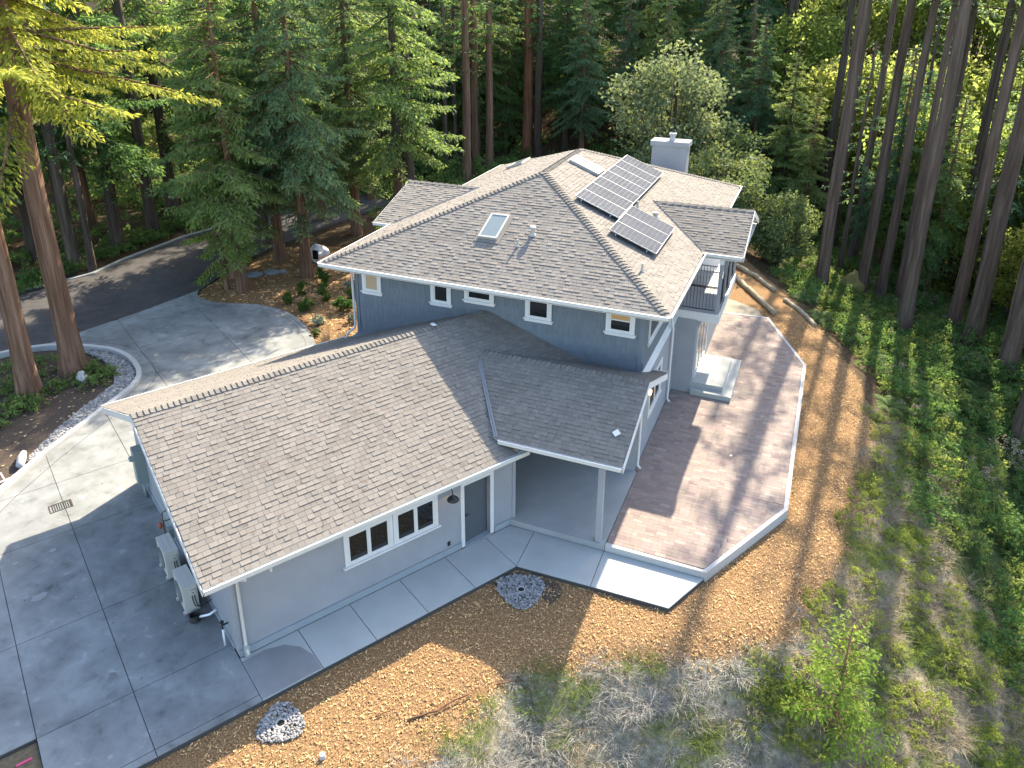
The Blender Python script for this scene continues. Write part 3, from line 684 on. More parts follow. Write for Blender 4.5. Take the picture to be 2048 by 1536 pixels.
# ---- walls
D0, D1, DZ = 6.60, 7.51, 2.05        # door opening
mb = MB()
mb.gbox(0, D0, 0, .16, .0, 2.62); mb.gbox(D1, 8.41, 0, .16, .0, 2.62); mb.gbox(D0, D1, 0, .16, DZ, 2.62)
mb.prism([G(0, .16, 0), G(0, 8.95, 0), G(0, 8.95, 2.75), G(0, hw, 4.6), G(0, .16, 2.75)], U3 * .16)
mb.gbox(.16, 8.0, 8.79, 8.95, 0, 2.75)
mb.gbox(8.25, 8.41, .16, 3.2, .0, 2.9)
mb.build("wall", m_stucco, HS)
mb = MB(); mb.gbox(D0 - .2, D1 + .2, .9, .94, -.1, 2.5); mb.gbox(D0 - .2, D1 + .2, .16, .94, -.1, -.01); mb.gbox(D0 - .2, D0 - .16, .16, .94, -.1, 2.5); mb.gbox(D1 + .16, D1 + .2, .16, .94, -.1, 2.5)
mb.build("hallway", m_dark, HS)
mb = MB(); mb.gbox(-.0, D0 - .14, -.05, -.001, 0.001, .2); mb.gbox(D1 + .14, 8.2, -.05, -.001, .001, .2); mb.gbox(-.03, -.001, .3, 8.9, .001, .16); mb.build("foundation", m_found, HS)
mb = MB(); mb.gbox(-.025, .1, -.022, .0, .2, 2.6); mb.gbox(-.025, -.001, .001, .1, .2, 2.6); mb.build("corner_trim", m_stucco, HS)
mb = MB(); mb.gbox(8.32, 8.43, -.022, .0, .19, 2.6); mb.build("corner_trim", m_stucco, HS)
mb = MB()
mb.box((-10.48, .01, 0), (0, 15.1, 5.62)); mb.box((-12.1, 4.9, 0), (-10.48, 9.8, 5.8))
mb.prism([(-12.1, 4.9, 5.8), (-12.1, 9.8, 5.8), (-12.1, 7.35, 6.72)], X3 * .2)
mb.build("wall", m_bluew, HS, label='dark blue upper wall')
mb = MB(); mb.box((-3.2, -.56, 0), (.13, .0, 3.0)); mb.box((-3.2, .0, 0), (.13, 5.42, 3.24)); mb.box((-3.2, 5.42, 0), (.873, 15.1, 3.24)); mb.prism([(.13, -.56, 2.9), (.13, .6, 2.9), (.13, .3, 3.2), (.13, -.56, 3.52)], -X3 * .1)
mb.build("wall", m_stucco, HS)
mb = MB(); mb.prism([(.0, .0, 3.36), (.17, .0, 3.24), (.0, .0, 3.24)], Y3 * 5.42); mb.prism([(.0, 5.5, 3.36), (.9, 5.5, 3.24), (.0, 5.5, 3.24)], Y3 * 9.6); mb.build("ledge_trim", m_white, HS)
mb = MB(); mb.box((-11.25, hy0 + .01, 5.70), (.78, -.0, 5.73)); mb.box((.0, .0, 5.70), (hx1 - .01, 15.0, 5.73)); mb.box((-11.3, .0, 5.70), (-10.49, 15, 5.73)); mb.build("soffit", m_white, HS)
# blue wall shingles
wins = [(-10.28, -9.36, 4.6, 6), (-7.51, -6.58, 4.6, 6), (-6.2, -4.99, 4.92, 6), (-3.99, -2.94, 4.6, 6), (-1.27, -.21, 4.6, 6)]
bw = MB(); wsh = []
z = 2.62; kk = 0
BW = [.13, .16, .19, .22]; bmesh_ = {}
for i, w_ in enumerate(BW):
    b = MB(); b.add([(.003, 0, 0), (w_ - .003, 0, 0), (w_ - .003, 0, .27), (.003, 0, .27), (.003, -.014, 0), (w_ - .003, -.014, 0), (w_ - .003, -.003, .27), (.003, -.003, .27)], [(4, 5, 6, 7), (0, 1, 5, 4), (1, 2, 6, 5), (3, 0, 4, 7)]); bmesh_[i] = b.mesh("wall_shingle", m_blue)
while z < 5.55:
    x = -10.40 + rng.random() * .05
    while x < -.12:
        i = rng.integers(0, 4); w_ = BW[i]
        zz = z - (.03 if rng.random() < .5 else 0)
        if not any(a - .0 < x + w_ and x < b and zz + .24 > c for a, b, c, _ in wins): wsh.append((x, zz, i))
        x += w_
    z += .24; kk += 1
wallshingle_parent = HS
wu = [o for o in HS.children if o.name.startswith('wall') and o.get('label')][0]
roofz = lambda x: 4.747 - kg * abs((np.array([x, 0.]) - GO) @ GV - hw)
vis = [q for q in wsh if q[1] > max(roofz(q[0]), 3.55) - .2]; vis.sort(key=lambda q: -q[0]); vi = set(vis[:300])
for q in wsh:
    x, zz, i = q
    if q in vi: inst("wall_shingle", bmesh_[i], wu, (x, .008, zz))
    else:
        w_ = BW[i]; bw.add([(x + .003, .008, zz), (x + w_ - .003, .008, zz), (x + w_ - .003, .008, zz + .27), (x + .003, .008, zz + .27), (x + .003, -.006, zz), (x + w_ - .003, -.006, zz), (x + w_ - .003, .005, zz + .27), (x + .003, .005, zz + .27)], [(4, 5, 6, 7), (0, 1, 5, 4), (1, 2, 6, 5), (3, 0, 4, 7)])
bw.build("wall_shingle_field", m_blue, wu, kind='stuff')
MB().box((-10.53, -.02, 2.5), (-10.39, .02, 5.6)).build("corner_board", m_blue, HS); MB().box((-.12, -.016, 2.5), (.012, .12, 5.6)).build("corner_board", m_blue, HS)
mb = MB(); mb.prism([(-10.5, -.02, 2.9), (-10.5, -.5, 2.87), (-9.9, -.4, 2.98), (-9.6, -.02, 3.1)], Z3 * .16); mb.build("roof_cricket", m_blue, HS)
# ---- windows
m_refl_tan = MAT('painted_reflection_tan', [(.34, .24, .14), (.46, .35, .22)], scale=30, stretch=(1, 1, 4), rough=.5, spec=.6)  # tan reflection painted as a colour over the leftmost upper window
m_refl_orange = MAT('painted_reflection_orange', [(.42, .22, .07), (.58, .36, .14)], scale=40, rough=.5, spec=.6)  # orange reflection painted over the top half of the rightmost upper window
def window(o, ex, en, w, z0, z1, trim=.1, apron=True, hung=False, top=True, panes=1, mat=m_white, refl_mat=None):
    """o: lower-left corner of the trim on the wall; ex along wall, en outwards; shade: material of a painted reflection"""
    ax = (np.array(ex), np.array(en), Z3); o = np.array(o, float); h = z1 - z0
    fr = MB(); t = trim
    fr.box((0, -.01, 0), (t, .035, h), ax, o); fr.box((w - t, -.01, 0), (w, .035, h), ax, o)
    if top: fr.box((t, -.01, h - t), (w - t, .035, h), ax, o)
    fr.box((t, -.01, 0), (w - t, .03, .04), ax, o)
    top_ = h - (t if top else 0)
    f = fr.build("window", mat, HS)
    sash = MB(); s_ = .055
    a, b = t, w - t
    n = panes
    for i in range(n):
        x0 = a + (b - a) * i / n; x1 = a + (b - a) * (i + 1) / n
        sash.box((x0, -.008, .04), (x0 + s_, .022, top_), ax, o); sash.box((x1 - s_, -.008, .04), (x1, .022, top_), ax, o)
        sash.box((x0 + s_, -.008, .04), (x1 - s_, .022, .04 + s_), ax, o); sash.box((x0 + s_, -.008, top_ - s_), (x1 - s_, .022, top_), ax, o)
        if hung: sash.box((x0 + s_, -.008, h * .5), (x1 - s_, .025, h * .5 + .04), ax, o)
        zs = .04 + s_ if refl_mat is None else (.04 + s_ if refl_mat is m_refl_tan else h * .5 + .04)
        if refl_mat is not None: MB().box((x0 + s_ + .002, -.006, zs + .002), (x1 - s_ - .002, .006, top_ - s_ - .002), ax, o).build("painted_reflection", refl_mat, f)  # thin sheet over the glass carries the painted reflection
        MB().box((x0 + s_, -.006, .04 + s_), (x1 - s_, .004, top_ - s_), ax, o).build("pane", m_glass, f)
    sash.build("sash", mat, f)
    if apron:
        sb = MB(); sb.box((-.06, -.01, -.045), (w + .06, .07, -.002), ax, o); sb.box((-.02, -.01, -.12), (w + .02, .03, -.046), ax, o); sb.build("sill", mat, f)
    return f
nY = -Y3
for (a, b, z0, hung) in [(-10.2, -9.42, 4.74, 0), (-7.43, -6.65, 4.74, 0), (-6.14, -5.05, 5.05, 0), (-3.93, -3.01, 4.75, 0), (-1.2, -.27, 4.75, 1)]:
    window((a, -.008, z0), X3, nY, b - a, z0, 5.56, trim=.11, hung=hung, mat=m_white, refl_mat=m_refl_tan if a < -10 else (m_refl_orange if hung else None))
window((.012, .82, 4.14), Y3, X3, 2.3, 4.14, 5.5, trim=.1, apron=True)
window((.13, .95, 1.42), Y3, X3, 1.95, 1.42, 2.75, trim=.12, panes=2)
# garage window pair: two trims side by side over one sill
for i, (u0, u1) in enumerate(((2.9, 4.31), (4.325, 5.72))):
    window(G(u0, 0, 1.17), U3, -V3, u1 - u0, 1.17, 2.19, trim=.10, panes=2, apron=False)
mb = MB(); mb.gbox(2.84, 5.78, -.085, .0, 1.115, 1.168); mb.build("sill", m_white, HS)
# ---- door ajar
fr = MB(); fr.gbox(D0 - .115, D0, -.03, .1, 0.001, DZ + .12); fr.gbox(D1, D1 + .115, -.03, .1, 0.001, DZ + .12); fr.gbox(D0, D1, -.03, .1, DZ, DZ + .12)
df = fr.build("door_frame", m_white, HS)
MB().gbox(D0 + .001, D1 - .001, -.06, .15, .001, .03).build("threshold", m_found, df)
dd = thing("door", None, None, (0, 0, 0)); dd.parent = HS; dd.location = Vector(G(D0 + .01, .07, 0) - OFF['house']); OFF[dd.name] = G(D0 + .01, .07, 0)
wa = R(5); ex = U3 * math.cos(wa) + V3 * math.sin(wa); ey = -U3 * math.sin(wa) + V3 * math.cos(wa); o_ = G(D0 + .01, .07, 0)
mb = MB(); mb.box((0, 0, .035), (.88, .045, DZ - .01), (ex, ey, Z3), o_); mb.build("door_leaf", m_door, dd)
mb = MB(); mb.tube([o_ + ex * .08 + Z3 * .98, o_ + ex * .08 - ey * .06 + Z3 * .98], .025, 8); mb.tube([o_ + ex * .08 - ey * .055 + Z3 * .98, o_ + ex * .2 - ey * .055 + Z3 * .98], .012, 6); mb.build("handle", m_black, dd)
# ---- downspouts
def spout(pts, w=.075, mat=m_white):
    mb = MB(); mb.tube(pts, w / 2, 6); return mb.build("downspout", mat, HS, smooth=True)
spout([G(.25, -.49, 2.6), G(.25, -.47, 2.5), G(.16, -.09, 2.28), G(.16, -.075, .32), G(.16, -.09, .25), G(.16, -.2, .12)], .085, m_cream)
mb = MB(); mb.gbox(.1, .22, -.15, -.03, .02, .32); mb.build("downspout_boot", m_concL, HS)
spout([G(.85, -.49, 2.6), G(.85, -.49, 2.45)], .08, m_cream)
spout([(-10.72, -.75, 5.75), (-10.7, -.7, 5.68), (-10.58, -.09, 5.45), (-10.58, -.07, 3.35), (-10.62, -.1, 3.2), (-10.78, -.3, 3.05), (-10.85, -.42, 2.75)], .09)
spout([(.92, 4.6, 5.75), (.80, 4.55, 5.6), (.07, 4.45, 5.3), (.07, 4.4, 3.75), (.12, 4.35, 3.55), (.21, 4.3, 3.25), (.2, 4.3, .35), (.3, 4.25, .26)], .085)
spout([(.2, -1.0, 3.05), (.2, -.42, 2.75), (.2, -.42, .35), (.3, -.42, .25)], .085)
# ---- chimney
ch = MB(); ch.box((-3.45, 16.02, 0), (-1.75, 16.8, 7.55)).build("chimney", m_stucco, HS)
MB().box((-3.53, 15.95, 7.55), (-1.67, 16.88, 7.78)).build("cap", m_stucco, ch if False else [o for o in HS.children if o.name == 'chimney'][0])
chim = [o for o in HS.children if o.name == 'chimney'][0]
MB().lathe([(.17, 7.78), (.13, 7.9), (.13, 7.98), (.19, 8.06), (.19, 8.13), (.12, 8.16), (.12, 8.1)], (-2.55, 16.4, 0), n=12).build("flue", m_curb, chim, smooth=False)
# ---- skylights
def skylight(pl, a0, a1, b0, b1, h, frame_mat, glass):
    P = lambda a, b, t: pl.pt(a, b, t)
    mb = MB(); t = .07
    for (x0, x1, y0, y1) in ((a0, a1, b0, b0 + t), (a0, a1, b1 - t, b1), (a0, a0 + t, b0 + t, b1 - t), (a1 - t, a1, b0 + t, b1 - t)):
        mb.prism([P(x0, y0, -.02), P(x1, y0, -.02), P(x1, y1, -.02), P(x0, y1, -.02)], pl.n * (h + .02))
    f = mb.build("skylight", frame_mat, HS)
    mb = MB(); mb.prism([P(a0 + t, b0 + t, h - .05), P(a1 - t, b0 + t, h - .05), P(a1 - t, b1 - t, h - .05), P(a0 + t, b1 - t, h - .05)], pl.n * .03); mb.build("pane", glass, f)
    mb = MB(); mb.prism([P(a0 - .12, b0 - .16, .026), P(a1 + .12, b0 - .16, .026), P(a1 + .12, b1 + .1, .026), P(a0 - .12, b1 + .1, .026)], pl.n * .006); mb.build("flashing", m_shingle, f)
mf, mr_, ml_ = PLS['main_front'][0], PLS['main_right'][0], PLS['main_left'][0]
cm_ = ct(km)
def ab(pl, X): q = np.array(X) - pl.O; return q @ pl.e, q @ pl.s
a, b = ab(mf, (-6.21, 1.32, 6.79)); skylight(mf, a, a + .71, b, b + 1.32, .13, m_ventm, m_skyl)
a, b = ab(mr_, (-3.8, 7.62, 7.8)); skylight(mr_, a, a + .86, b, b + 1.32, .13, m_ventm, m_skyl)
a, b = ab(ml_, (-9.5, 12.0, 6.65)); skylight(ml_, a, a + 1.2, b, b + .85, .13, m_ventm, m_skyl)
# ---- vents
def vent(X, h, r, cap=False):
    X = np.array(X, float); mb = MB()
    pr_ = [(r, -.1), (r, h)]
    if cap: pr_ += [(r * 1.9, h), (r * 2.0, h + .05), (r * 1.5, h + .09), (.005, h + .1)]
    else: pr_ += [(r * .7, h), (r * .7, h - .1)]
    mb.lathe(pr_, X, n=10); mb.lathe([(r * 2.1, .0), (r * 1.15, .09), (r * 1.05, .1)], X, n=10); mb.build("vent_pipe", m_ventm, HS)
vent((-4.69, 1.18, 6.73), .27, .035); vent((-4.38, 1.8, 6.98), .24, .065, True)
vent((-1.84, 6.37, 7.01), .3, .035); vent((-1.15, 6.42, 6.73), .12, .06, True); vent((-.42, 1.19, 6.43), .3, .035)
# ---- porch post, beam, steps
MB().box((-.08, -4.36, .19), (.08, -4.2, 2.95)).build("porch_post", m_stucco, HS)
mb = MB(); mb.box((-2.9, -4.37, 2.72), (.1, -4.19, 2.94)); mb.box((-.09, -4.19, 2.74), (.09, -.57, 2.94)); mb.build("porch_beam", m_stucco, HS)
mb = MB(); mb.prism([G(8.42, .02, 2.3), G(8.42, .02, 2.42), G(8.42, .02, 2.65), G(9.0, .02, 2.65), G(8.9, .02, 2.62)], V3 * .1); mb.build("brace", m_stucco, HS)
stp = MB(); stp.box((.875, 5.26, .191), (2.39, 8.66, .37)).build("step", m_concL, HS); MB().box((.875, 5.63, .371), (2.04, 8.2, .55)).build("step", m_concL, HS)
# ---- sliding door
window((.873, 5.95, .56), Y3, X3, 2.75, .56, 2.72, trim=.09, panes=3, apron=False)
# ---- balcony
bal = MB(); bal.box((.02, 5.45, 3.21), (1.65, 5.50, 3.55)); bal.box((1.60, 5.50, 3.21), (1.65, 10.2, 3.55)); bal.box((.02, 10.15, 3.21), (1.60, 10.2, 3.55)); bal.box((.02, 5.5, 3.3), (1.6, 10.15, 3.47))
bo = bal.build("balcony", m_white, HS)
me = MB().box((0, -.068, 0), (1.6, .068, .03)).mesh("deck_board", m_deck)
n_ = 33
for i in range(n_): inst("deck_board", me, bo, (.03, 5.52 + (i + .5) * (10.13 - 5.52) / n_, 3.475))
for y_ in (5.52, 7.02, 8.55, 10.08): MB().box((1.47, y_ - .0, 3.50), (1.6, y_ + .13, 5.72)).build("balcony_post", m_stucco, bo)
mbr = MB()
for (x0, y0, x1, y1) in ((.06, 5.56, 1.47, 5.56), (1.53, 5.66, 1.53, 7.02), (1.53, 7.16, 1.53, 8.55), (1.53, 8.69, 1.53, 10.08), (.06, 7.85, 1.47, 7.85)):
    for z_ in (3.66, 4.58): mbr.tube([(x0, y0, z_), (x1, y1, z_)], .02, 6)
mbr.build("railing", m_black, bo)
me = MB().tube([(0, 0, 3.66), (0, 0, 4.58)], .009, 5).mesh("baluster", m_black)
for (x0, y0, x1, y1) in ((.06, 5.56, 1.47, 5.56), (1.53, 5.66, 1.53, 7.02), (1.53, 7.16, 1.53, 8.55), (1.53, 8.69, 1.53, 10.08), (.06, 7.85, 1.47, 7.85)):
    L_ = math.hypot(x1 - x0, y1 - y0); n_ = int(L_ / .11)
    for i in range(1, n_): inst("baluster", me, bo, (x0 + (x1 - x0) * i / n_, y0 + (y1 - y0) * i / n_, 0))
mb = MB(); mb.box((.02, 5.5, 5.69), (2.2, 10.6, 5.72)); mb.box((1.46, 5.5, 5.5), (1.62, 10.25, 5.688)); mb.build("balcony_ceiling", m_white, HS)
window((.012, 6.0, 3.55), Y3, X3, 1.6, 3.55, 5.6, trim=.1, panes=2, apron=False)

# ================================================================== THINGS ON AND AROUND THE HOUSE
def solar(label, a_ref, n, w, l, t=.15):
    pl = mr_
    a, b = ab(pl, a_ref)
    T = thing("solar_array", label, 'solar array', tuple(pl.pt(a, b)), 'solar arrays on the roof')
    off = OFF[T.name]
    me_c = MB(); me_f = MB()
    P = lambda x, y, z: pl.e * x + pl.s * y + pl.n * z
    pwid = w / n
    fr = .018
    me_c.prism([P(fr, fr, 0), P(pwid - fr, fr, 0), P(pwid - fr, l - fr, 0), P(fr, l - fr, 0)], pl.n * .03)
    for x0, x1, y0, y1 in ((0, pwid, 0, fr), (0, pwid, l - fr, l), (0, fr, fr, l - fr), (pwid - fr, pwid, fr, l - fr)):
        me_f.prism([P(x0 + .003, y0, -.005), P(x1 - .003, y0, -.005), P(x1 - .003, y1, -.005), P(x0 + .003, y1, -.005)], pl.n * .04)
    mc = me_c.mesh("solar_panel", m_panel); mf_ = me_f.mesh("frame", m_alu)
    g = MB()
    for i in range(1, 6): x = pwid * i / 6; g.prism([P(x - .002, fr, .0302), P(x + .002, fr, .0302), P(x + .002, l - fr, .0302), P(x - .002, l - fr, .0302)], pl.n * .0008)
    for i in range(1, 10): y = l * i / 10; g.prism([P(fr, y - .002, .0302), P(pwid - fr, y - .002, .0302), P(pwid - fr, y + .002, .0302), P(fr, y + .002, .0302)], pl.n * .0008)
    mg = g.mesh("cell_grid", m_cell)
    for i in range(n):
        pos = pl.pt(a + i * pwid, b, t)
        o = inst("solar_panel", mc, T, pos); OFF[o.name] = pos
        f = inst("frame", mf_, o, pos); c = inst("cell_grid", mg, o, pos)
    rl = MB()
    for y in (.3, l - .3): rl.prism([pl.pt(a - .05, b + y, t - .05), pl.pt(a + w + .03, b + y, t - .05), pl.pt(a + w + .03, b + y + .04, t - .05), pl.pt(a - .05, b + y + .04, t - .05)], pl.n * .04)
    rl.build("rail", m_alu, T)
    for y in (.3, l - .3):
        for x in np.linspace(.1, w - .1, max(2, n // 2 + 1)): MB().tube([pl.pt(a + x, b + y + .02, .0), pl.pt(a + x, b + y + .02, t - .04)], .02, 6).build("foot", m_alu, T)
solar('large array of seven solar panels beside the ridge', (-2.03, 4.08, 7.08), 7, 7.5, 1.78)
solar('smaller array of three solar panels below the large one', (-.37, 2.70, 6.4), 3, 3.2, 1.78)

def ac(v0, label):
    T = thing("heat_pump", label, 'air conditioner', tuple(G(-.46, v0 + .42, 0)), 'air conditioners by the gable wall')
    u0, u1, v1 = -.64, -.29, v0 + .84
    mb = MB(); mb.gbox(u0, u1, v0, v1, .08, .86); c = mb.build("cabinet", m_ac, T)
    mb = MB(); mb.gbox(u0 - .008, u1 + .008, v0 - .008, v1 + .008, .862, .9); mb.gbox(u0 + .06, u0 + .075, v0 + .03, v1 - .03, .9, .907); mb.gbox(u0 + .2, u0 + .215, v0 + .03, v1 - .03, .9, .907); mb.build("top_cover", m_ac, T)
    g = MB(); ce = G(u0, v0 + .48, .47)
    for r in (.06, .12, .18, .24, .30): 
        g.tube([ce - U3 * .012 + V3 * r * math.cos(w) + Z3 * r * math.sin(w) for w in np.linspace(0, 2 * math.pi, 20)], .006, 4, cap=False)
    for w in np.linspace(0, math.pi, 7)[:-1]: g.tube([ce - U3 * .012 + .31 * (V3 * math.cos(w) + Z3 * math.sin(w)), ce - U3 * .012 - .31 * (V3 * math.cos(w) + Z3 * math.sin(w))], .006, 4)
    g.build("fan_grille", m_grille, T)
    MB().lathe([(.001, .004), (.3, .004), (.3, 0)], ce, -U3, 24).build("fan_recess", m_black, c)
    mb = MB(); mb.gbox(u0 + .17, u0 + .29, v0 - .05, v0 - .001, .60, .76); k = mb.build("valve_cover", m_ac, T)
    MB().tube([G(u0 + .23, v0 - .054, .68), G(u0 + .23, v0 - .05, .68)], .018, 8).build("knob", m_black, k)
    mb = MB()
    for du in (.2, .26): mb.tube([G(u0 + du, v0 - .03, .6), G(u0 + du, v0 - .07, .45), G(u0 + du + .03, v0 - .06, .28), G(u0 + .36, v0 - .1, .2), G(-.01, v0 - .12, .3)], .014, 6)
    mb.build("cable", m_black, T, smooth=True)
    mb = MB()
    for v in (v0 + .08, v1 - .14): mb.gbox(u0 - .04, u1 + .03, v, v + .06, .0, .08)
    mb.build("foot", m_ac, T)
ac(3.62, 'cream air conditioner farther up the gable wall, next to the gas meter')
ac(2.04, 'cream air conditioner nearest the garage corner with coiled black hose')
T = thing("hose_coil", 'black coiled hose with white pipe beside the air conditioner', 'hose', tuple(G(-.5, 1.8, 0)))
mb = MB()
for i in range(6): mb.tube([G(-.5 + .13 * math.cos(w), 1.8 + .13 * math.sin(w), .02 + .028 * i) for w in np.linspace(0, 2 * math.pi, 16)], .016, 5, cap=False)
mb.build("coil", m_black, T, smooth=True)
MB().tube([G(-.42, 1.72, .12), G(-.2, 1.55, .2), G(-.02, 1.5, .3)], .03, 8).build("pipe", m_pvc, T, smooth=True)
T = thing("meter_cabinet", 'tall grey-green electrical meter cabinet on the gable wall', 'meter box', tuple(G(-.15, 7.9, 0)))
mb = MB(); mb.gbox(-.30, -.005, 7.75, 8.15, .55, 1.75); c = mb.build("cabinet", m_meter, T)
mb = MB(); mb.gbox(-.315, -.301, 7.78, 8.12, .58, 1.72); mb.build("door", m_meter, T)
MB().lathe([(.001, .12), (.06, .12), (.09, .08), (.09, 0)], G(-.315, 7.95, 1.45), -U3, 12).build("meter_dial", m_meter, T)
mb = MB()
for v in (7.82, 7.95, 8.08): mb.tube([G(-.15, v, 0), G(-.15, v, .56)], .03, 8)
mb.build("conduit", m_meter, T, smooth=True)
T = thing("gas_meter", 'brown gas riser with red regulator on the gable wall', 'gas meter', tuple(G(-.25, 5.3, 0)))
mb = MB(); mb.tube([G(-.25, 5.25, 0), G(-.25, 5.25, 1.05), G(-.01, 5.25, 1.1)], .022, 7); mb.tube([G(-.25, 5.25, .75), G(-.01, 5.25, .75)], .02, 7); mb.tube([G(-.25, 5.05, 0), G(-.25, 5.05, .5), G(-.25, 5.25, .5)], .02, 7); mb.build("pipe", m_brass, T, smooth=True)
MB().lathe([(.001, -.05), (.06, -.05), (.10, -.015), (.10, .015), (.06, .05), (.001, .05)], G(-.33, 5.3, .62), -U3, 12).build("regulator", m_rust, T)
mb = MB(); mb.gbox(-.2, -.06, 4.95, 5.15, .3, .6); mb.build("meter_body", m_meter, T)
T = thing("hose_bib", 'white standpipe with black tap at garage corner', 'tap', tuple(G(-.16, .55, 0)))
MB().tube([G(-.16, .55, 0), G(-.16, .55, .5)], .028, 8).build("pipe", m_pvc, T, smooth=True)
mb = MB(); mb.tube([G(-.16, .55, .5), G(-.16, .55, .62), G(-.02, .55, .62)], .025, 7); mb.lathe([(.001, .74), (.05, .73), (.05, .70), (.02, .68), (.02, .6)], G(-.16, .55, 0)); mb.build("tap", m_black, T)
# barn lamp
T = thing("barn_lamp", 'black gooseneck barn lamp beside the garage door', 'wall lamp', tuple(G(6.05, 0, 2.2)))
MB().lathe([(.001, .03), (.075, .025), (.08, 0)], G(6.05, 0, 2.22), -V3, 14).build("backplate", m_black, T)
c_ = [G(6.05, 0, 2.22) + -V3 * a_ + Z3 * z_ for a_, z_ in ((0.02, 0), (.1, .09), (.2, .1), (.27, .03), (.29, -.06))]
MB().tube(c_, .014, 7).build("arm", m_black, T, smooth=True)
q = G(6.05, -.29, 0)
MB().lathe([(.02, 2.17), (.035, 2.14), (.06, 2.11), (.13, 2.06), (.17, 2.0), (.165, 1.995), (.12, 2.05), (.04, 2.1), (.001, 2.1)], q, n=18).build("lamp_shade", m_black, T, smooth=True)
MB().lathe([(.001, 2.0), (.03, 2.015), (.035, 2.04), (.02, 2.08), (.001, 2.09)], q, n=10).build("bulb", m_bulb, T, smooth=True)
T = thing("outlet", 'small black outlet cover low on garage wall', 'outlet', tuple(G(6.06, 0, .3)))
mb = MB(); mb.gbox(6.02, 6.10, -.03, -.001, .29, .42); mb.build("cover", m_black, T)
mb = MB(); mb.gbox(6.035, 6.085, -.036, -.03, .305, .405); mb.build("flap", m_black, T)
def lantern(p, out, label):
    p = np.array(p, float); out = np.array(out, float); T = thing("wall_lantern", label, 'wall lamp', tuple(p)); sd = np.cross(Z3, out)
    ax = (sd, out, Z3)
    MB().box((-.06, 0, -.12), (.06, .025, .14), ax, p).build("backplate", m_black, T)
    mb = MB(); mb.box((-.08, .03, .12), (.08, .19, .16), ax, p); mb.box((-.07, .04, -.14), (.07, .18, -.12), ax, p)
    for x in (-.065, .055):
        for y in (.045, .165): mb.box((x, y, -.12), (x + .01, y + .01, .12), ax, p)
    mb.build("lantern_frame", m_black, T)
    MB().lathe([(.001, -.1), (.05, -.09), (.06, 0), (.05, .1), (.001, .11)], p + out * .11, n=10).build("bulb", m_bulb, T, smooth=True)
lantern((.135, .52, 2.6), X3, 'lit wall lantern under the porch gable end')
lantern((.02, 8.3, 5.1), X3, 'lit globe lantern on the upstairs balcony wall')
T = MB(); p_ = PLS['porch_front'][0]; a, b = ab(p_, (.20, -3.68, 3.41))
ps = MB(); ps.prism([p_.pt(a - .12, b - .02, .026), p_.pt(a, b - .14, .026), p_.pt(a + .12, b, .026), p_.pt(a, b + .13, .026)], p_.n * .02); ps.build("roof_tile_sample", m_white, label='small white square lying on the porch roof', cat='tile', own=True)
# drains and gravel
def stones(name, pts, label, r0=.02, r1=.05):
    ph = (1 + 5 ** .5) / 2
    ico = np.array([(-1, ph, 0), (1, ph, 0), (-1, -ph, 0), (1, -ph, 0), (0, -1, ph), (0, 1, ph), (0, -1, -ph), (0, 1, -ph), (ph, 0, -1), (ph, 0, 1), (-ph, 0, -1), (-ph, 0, 1)]) / math.hypot(1, ph)
    fc = np.array([(0, 11, 5), (0, 5, 1), (0, 1, 7), (0, 7, 10), (0, 10, 11), (1, 5, 9), (5, 11, 4), (11, 10, 2), (10, 7, 6), (7, 1, 8), (3, 9, 4), (3, 4, 2), (3, 2, 6), (3, 6, 8), (3, 8, 9), (4, 9, 5), (2, 4, 11), (6, 2, 10), (8, 6, 7), (9, 8, 1)])
    V, F = [], []
    for i, (x, y, z) in enumerate(pts):
        r = r0 + (r1 - r0) * rng.random(); sc = np.array([r * (.8 + .5 * rng.random()), r * (.7 + .3 * rng.random()), r * (.5 + .3 * rng.random())]); w = rng.random() * 6.3
        v = ico * sc * (1 + .15 * rng.normal(size=(12, 1))); v = np.stack([v[:, 0] * math.cos(w) - v[:, 1] * math.sin(w), v[:, 0] * math.sin(w) + v[:, 1] * math.cos(w), v[:, 2]], 1)
        V.append(v + (x, y, z)); F.append(fc + 12 * i)
    return tag(fin(bpy.data.objects.new(name, quads(name, np.concatenate(V), np.concatenate(F), m_stone)), None), label, 'gravel', kind='stuff')
def drain(x, y, r, label, glabel, n):
    z = float(H(x, y)) 
    P = []
    for i in range(n):
        w = rng.random() * 6.3; q = r * math.sqrt(rng.random()) * (1 + .12 * math.sin(3 * w + x)); P.append((x + q * math.cos(w), y + q * math.sin(w), z + .02 + .03 * rng.random()))
    P = [q for q in P if math.hypot(q[0] - x, q[1] - y) > .1 and (pdist(q[0], q[1], np.array(path)) > .03)]
    stones("gravel", P, glabel, .018, .042)
    T = thing("drain", label, 'drain', (x, y, z), 'round drains in the mulch')
    MB().lathe([(.085, -.1), (.12, -.1), (.12, .05), (.09, .055), (.085, .03)], (x, y, z), n=18).build("rim", m_curb, T)
    mb = MB(); mb.lathe([(.001, .03), (.085, .03)], (x, y, z), n=18)
    mb.build("sump", m_black, T)
    mb = MB()
    for i in range(-3, 4): hh = math.sqrt(max(.085 ** 2 - (i * .022) ** 2, 0)); mb.box((i * .022 - .005, -hh, .034), (i * .022 + .005, hh, .042), o=(x, y, z))
    mb.build("grate", m_black, T)
drain(-1.43, -6.69, .62, 'round drain in gravel by the bend of the path', 'pale gravel ring round the drain by the path bend', 1500)
drain(-4.81, -12.56, .5, 'round drain in gravel by the driveway corner', 'pale gravel patch round the drain by the driveway corner', 900)
soilp = [(-2.3, -6.75), (-1.86, -6.05), (-.6, -6.04), (-.35, -6.35), (-.55, -6.9), (-1.1, -6.5), (-1.9, -7.0)]
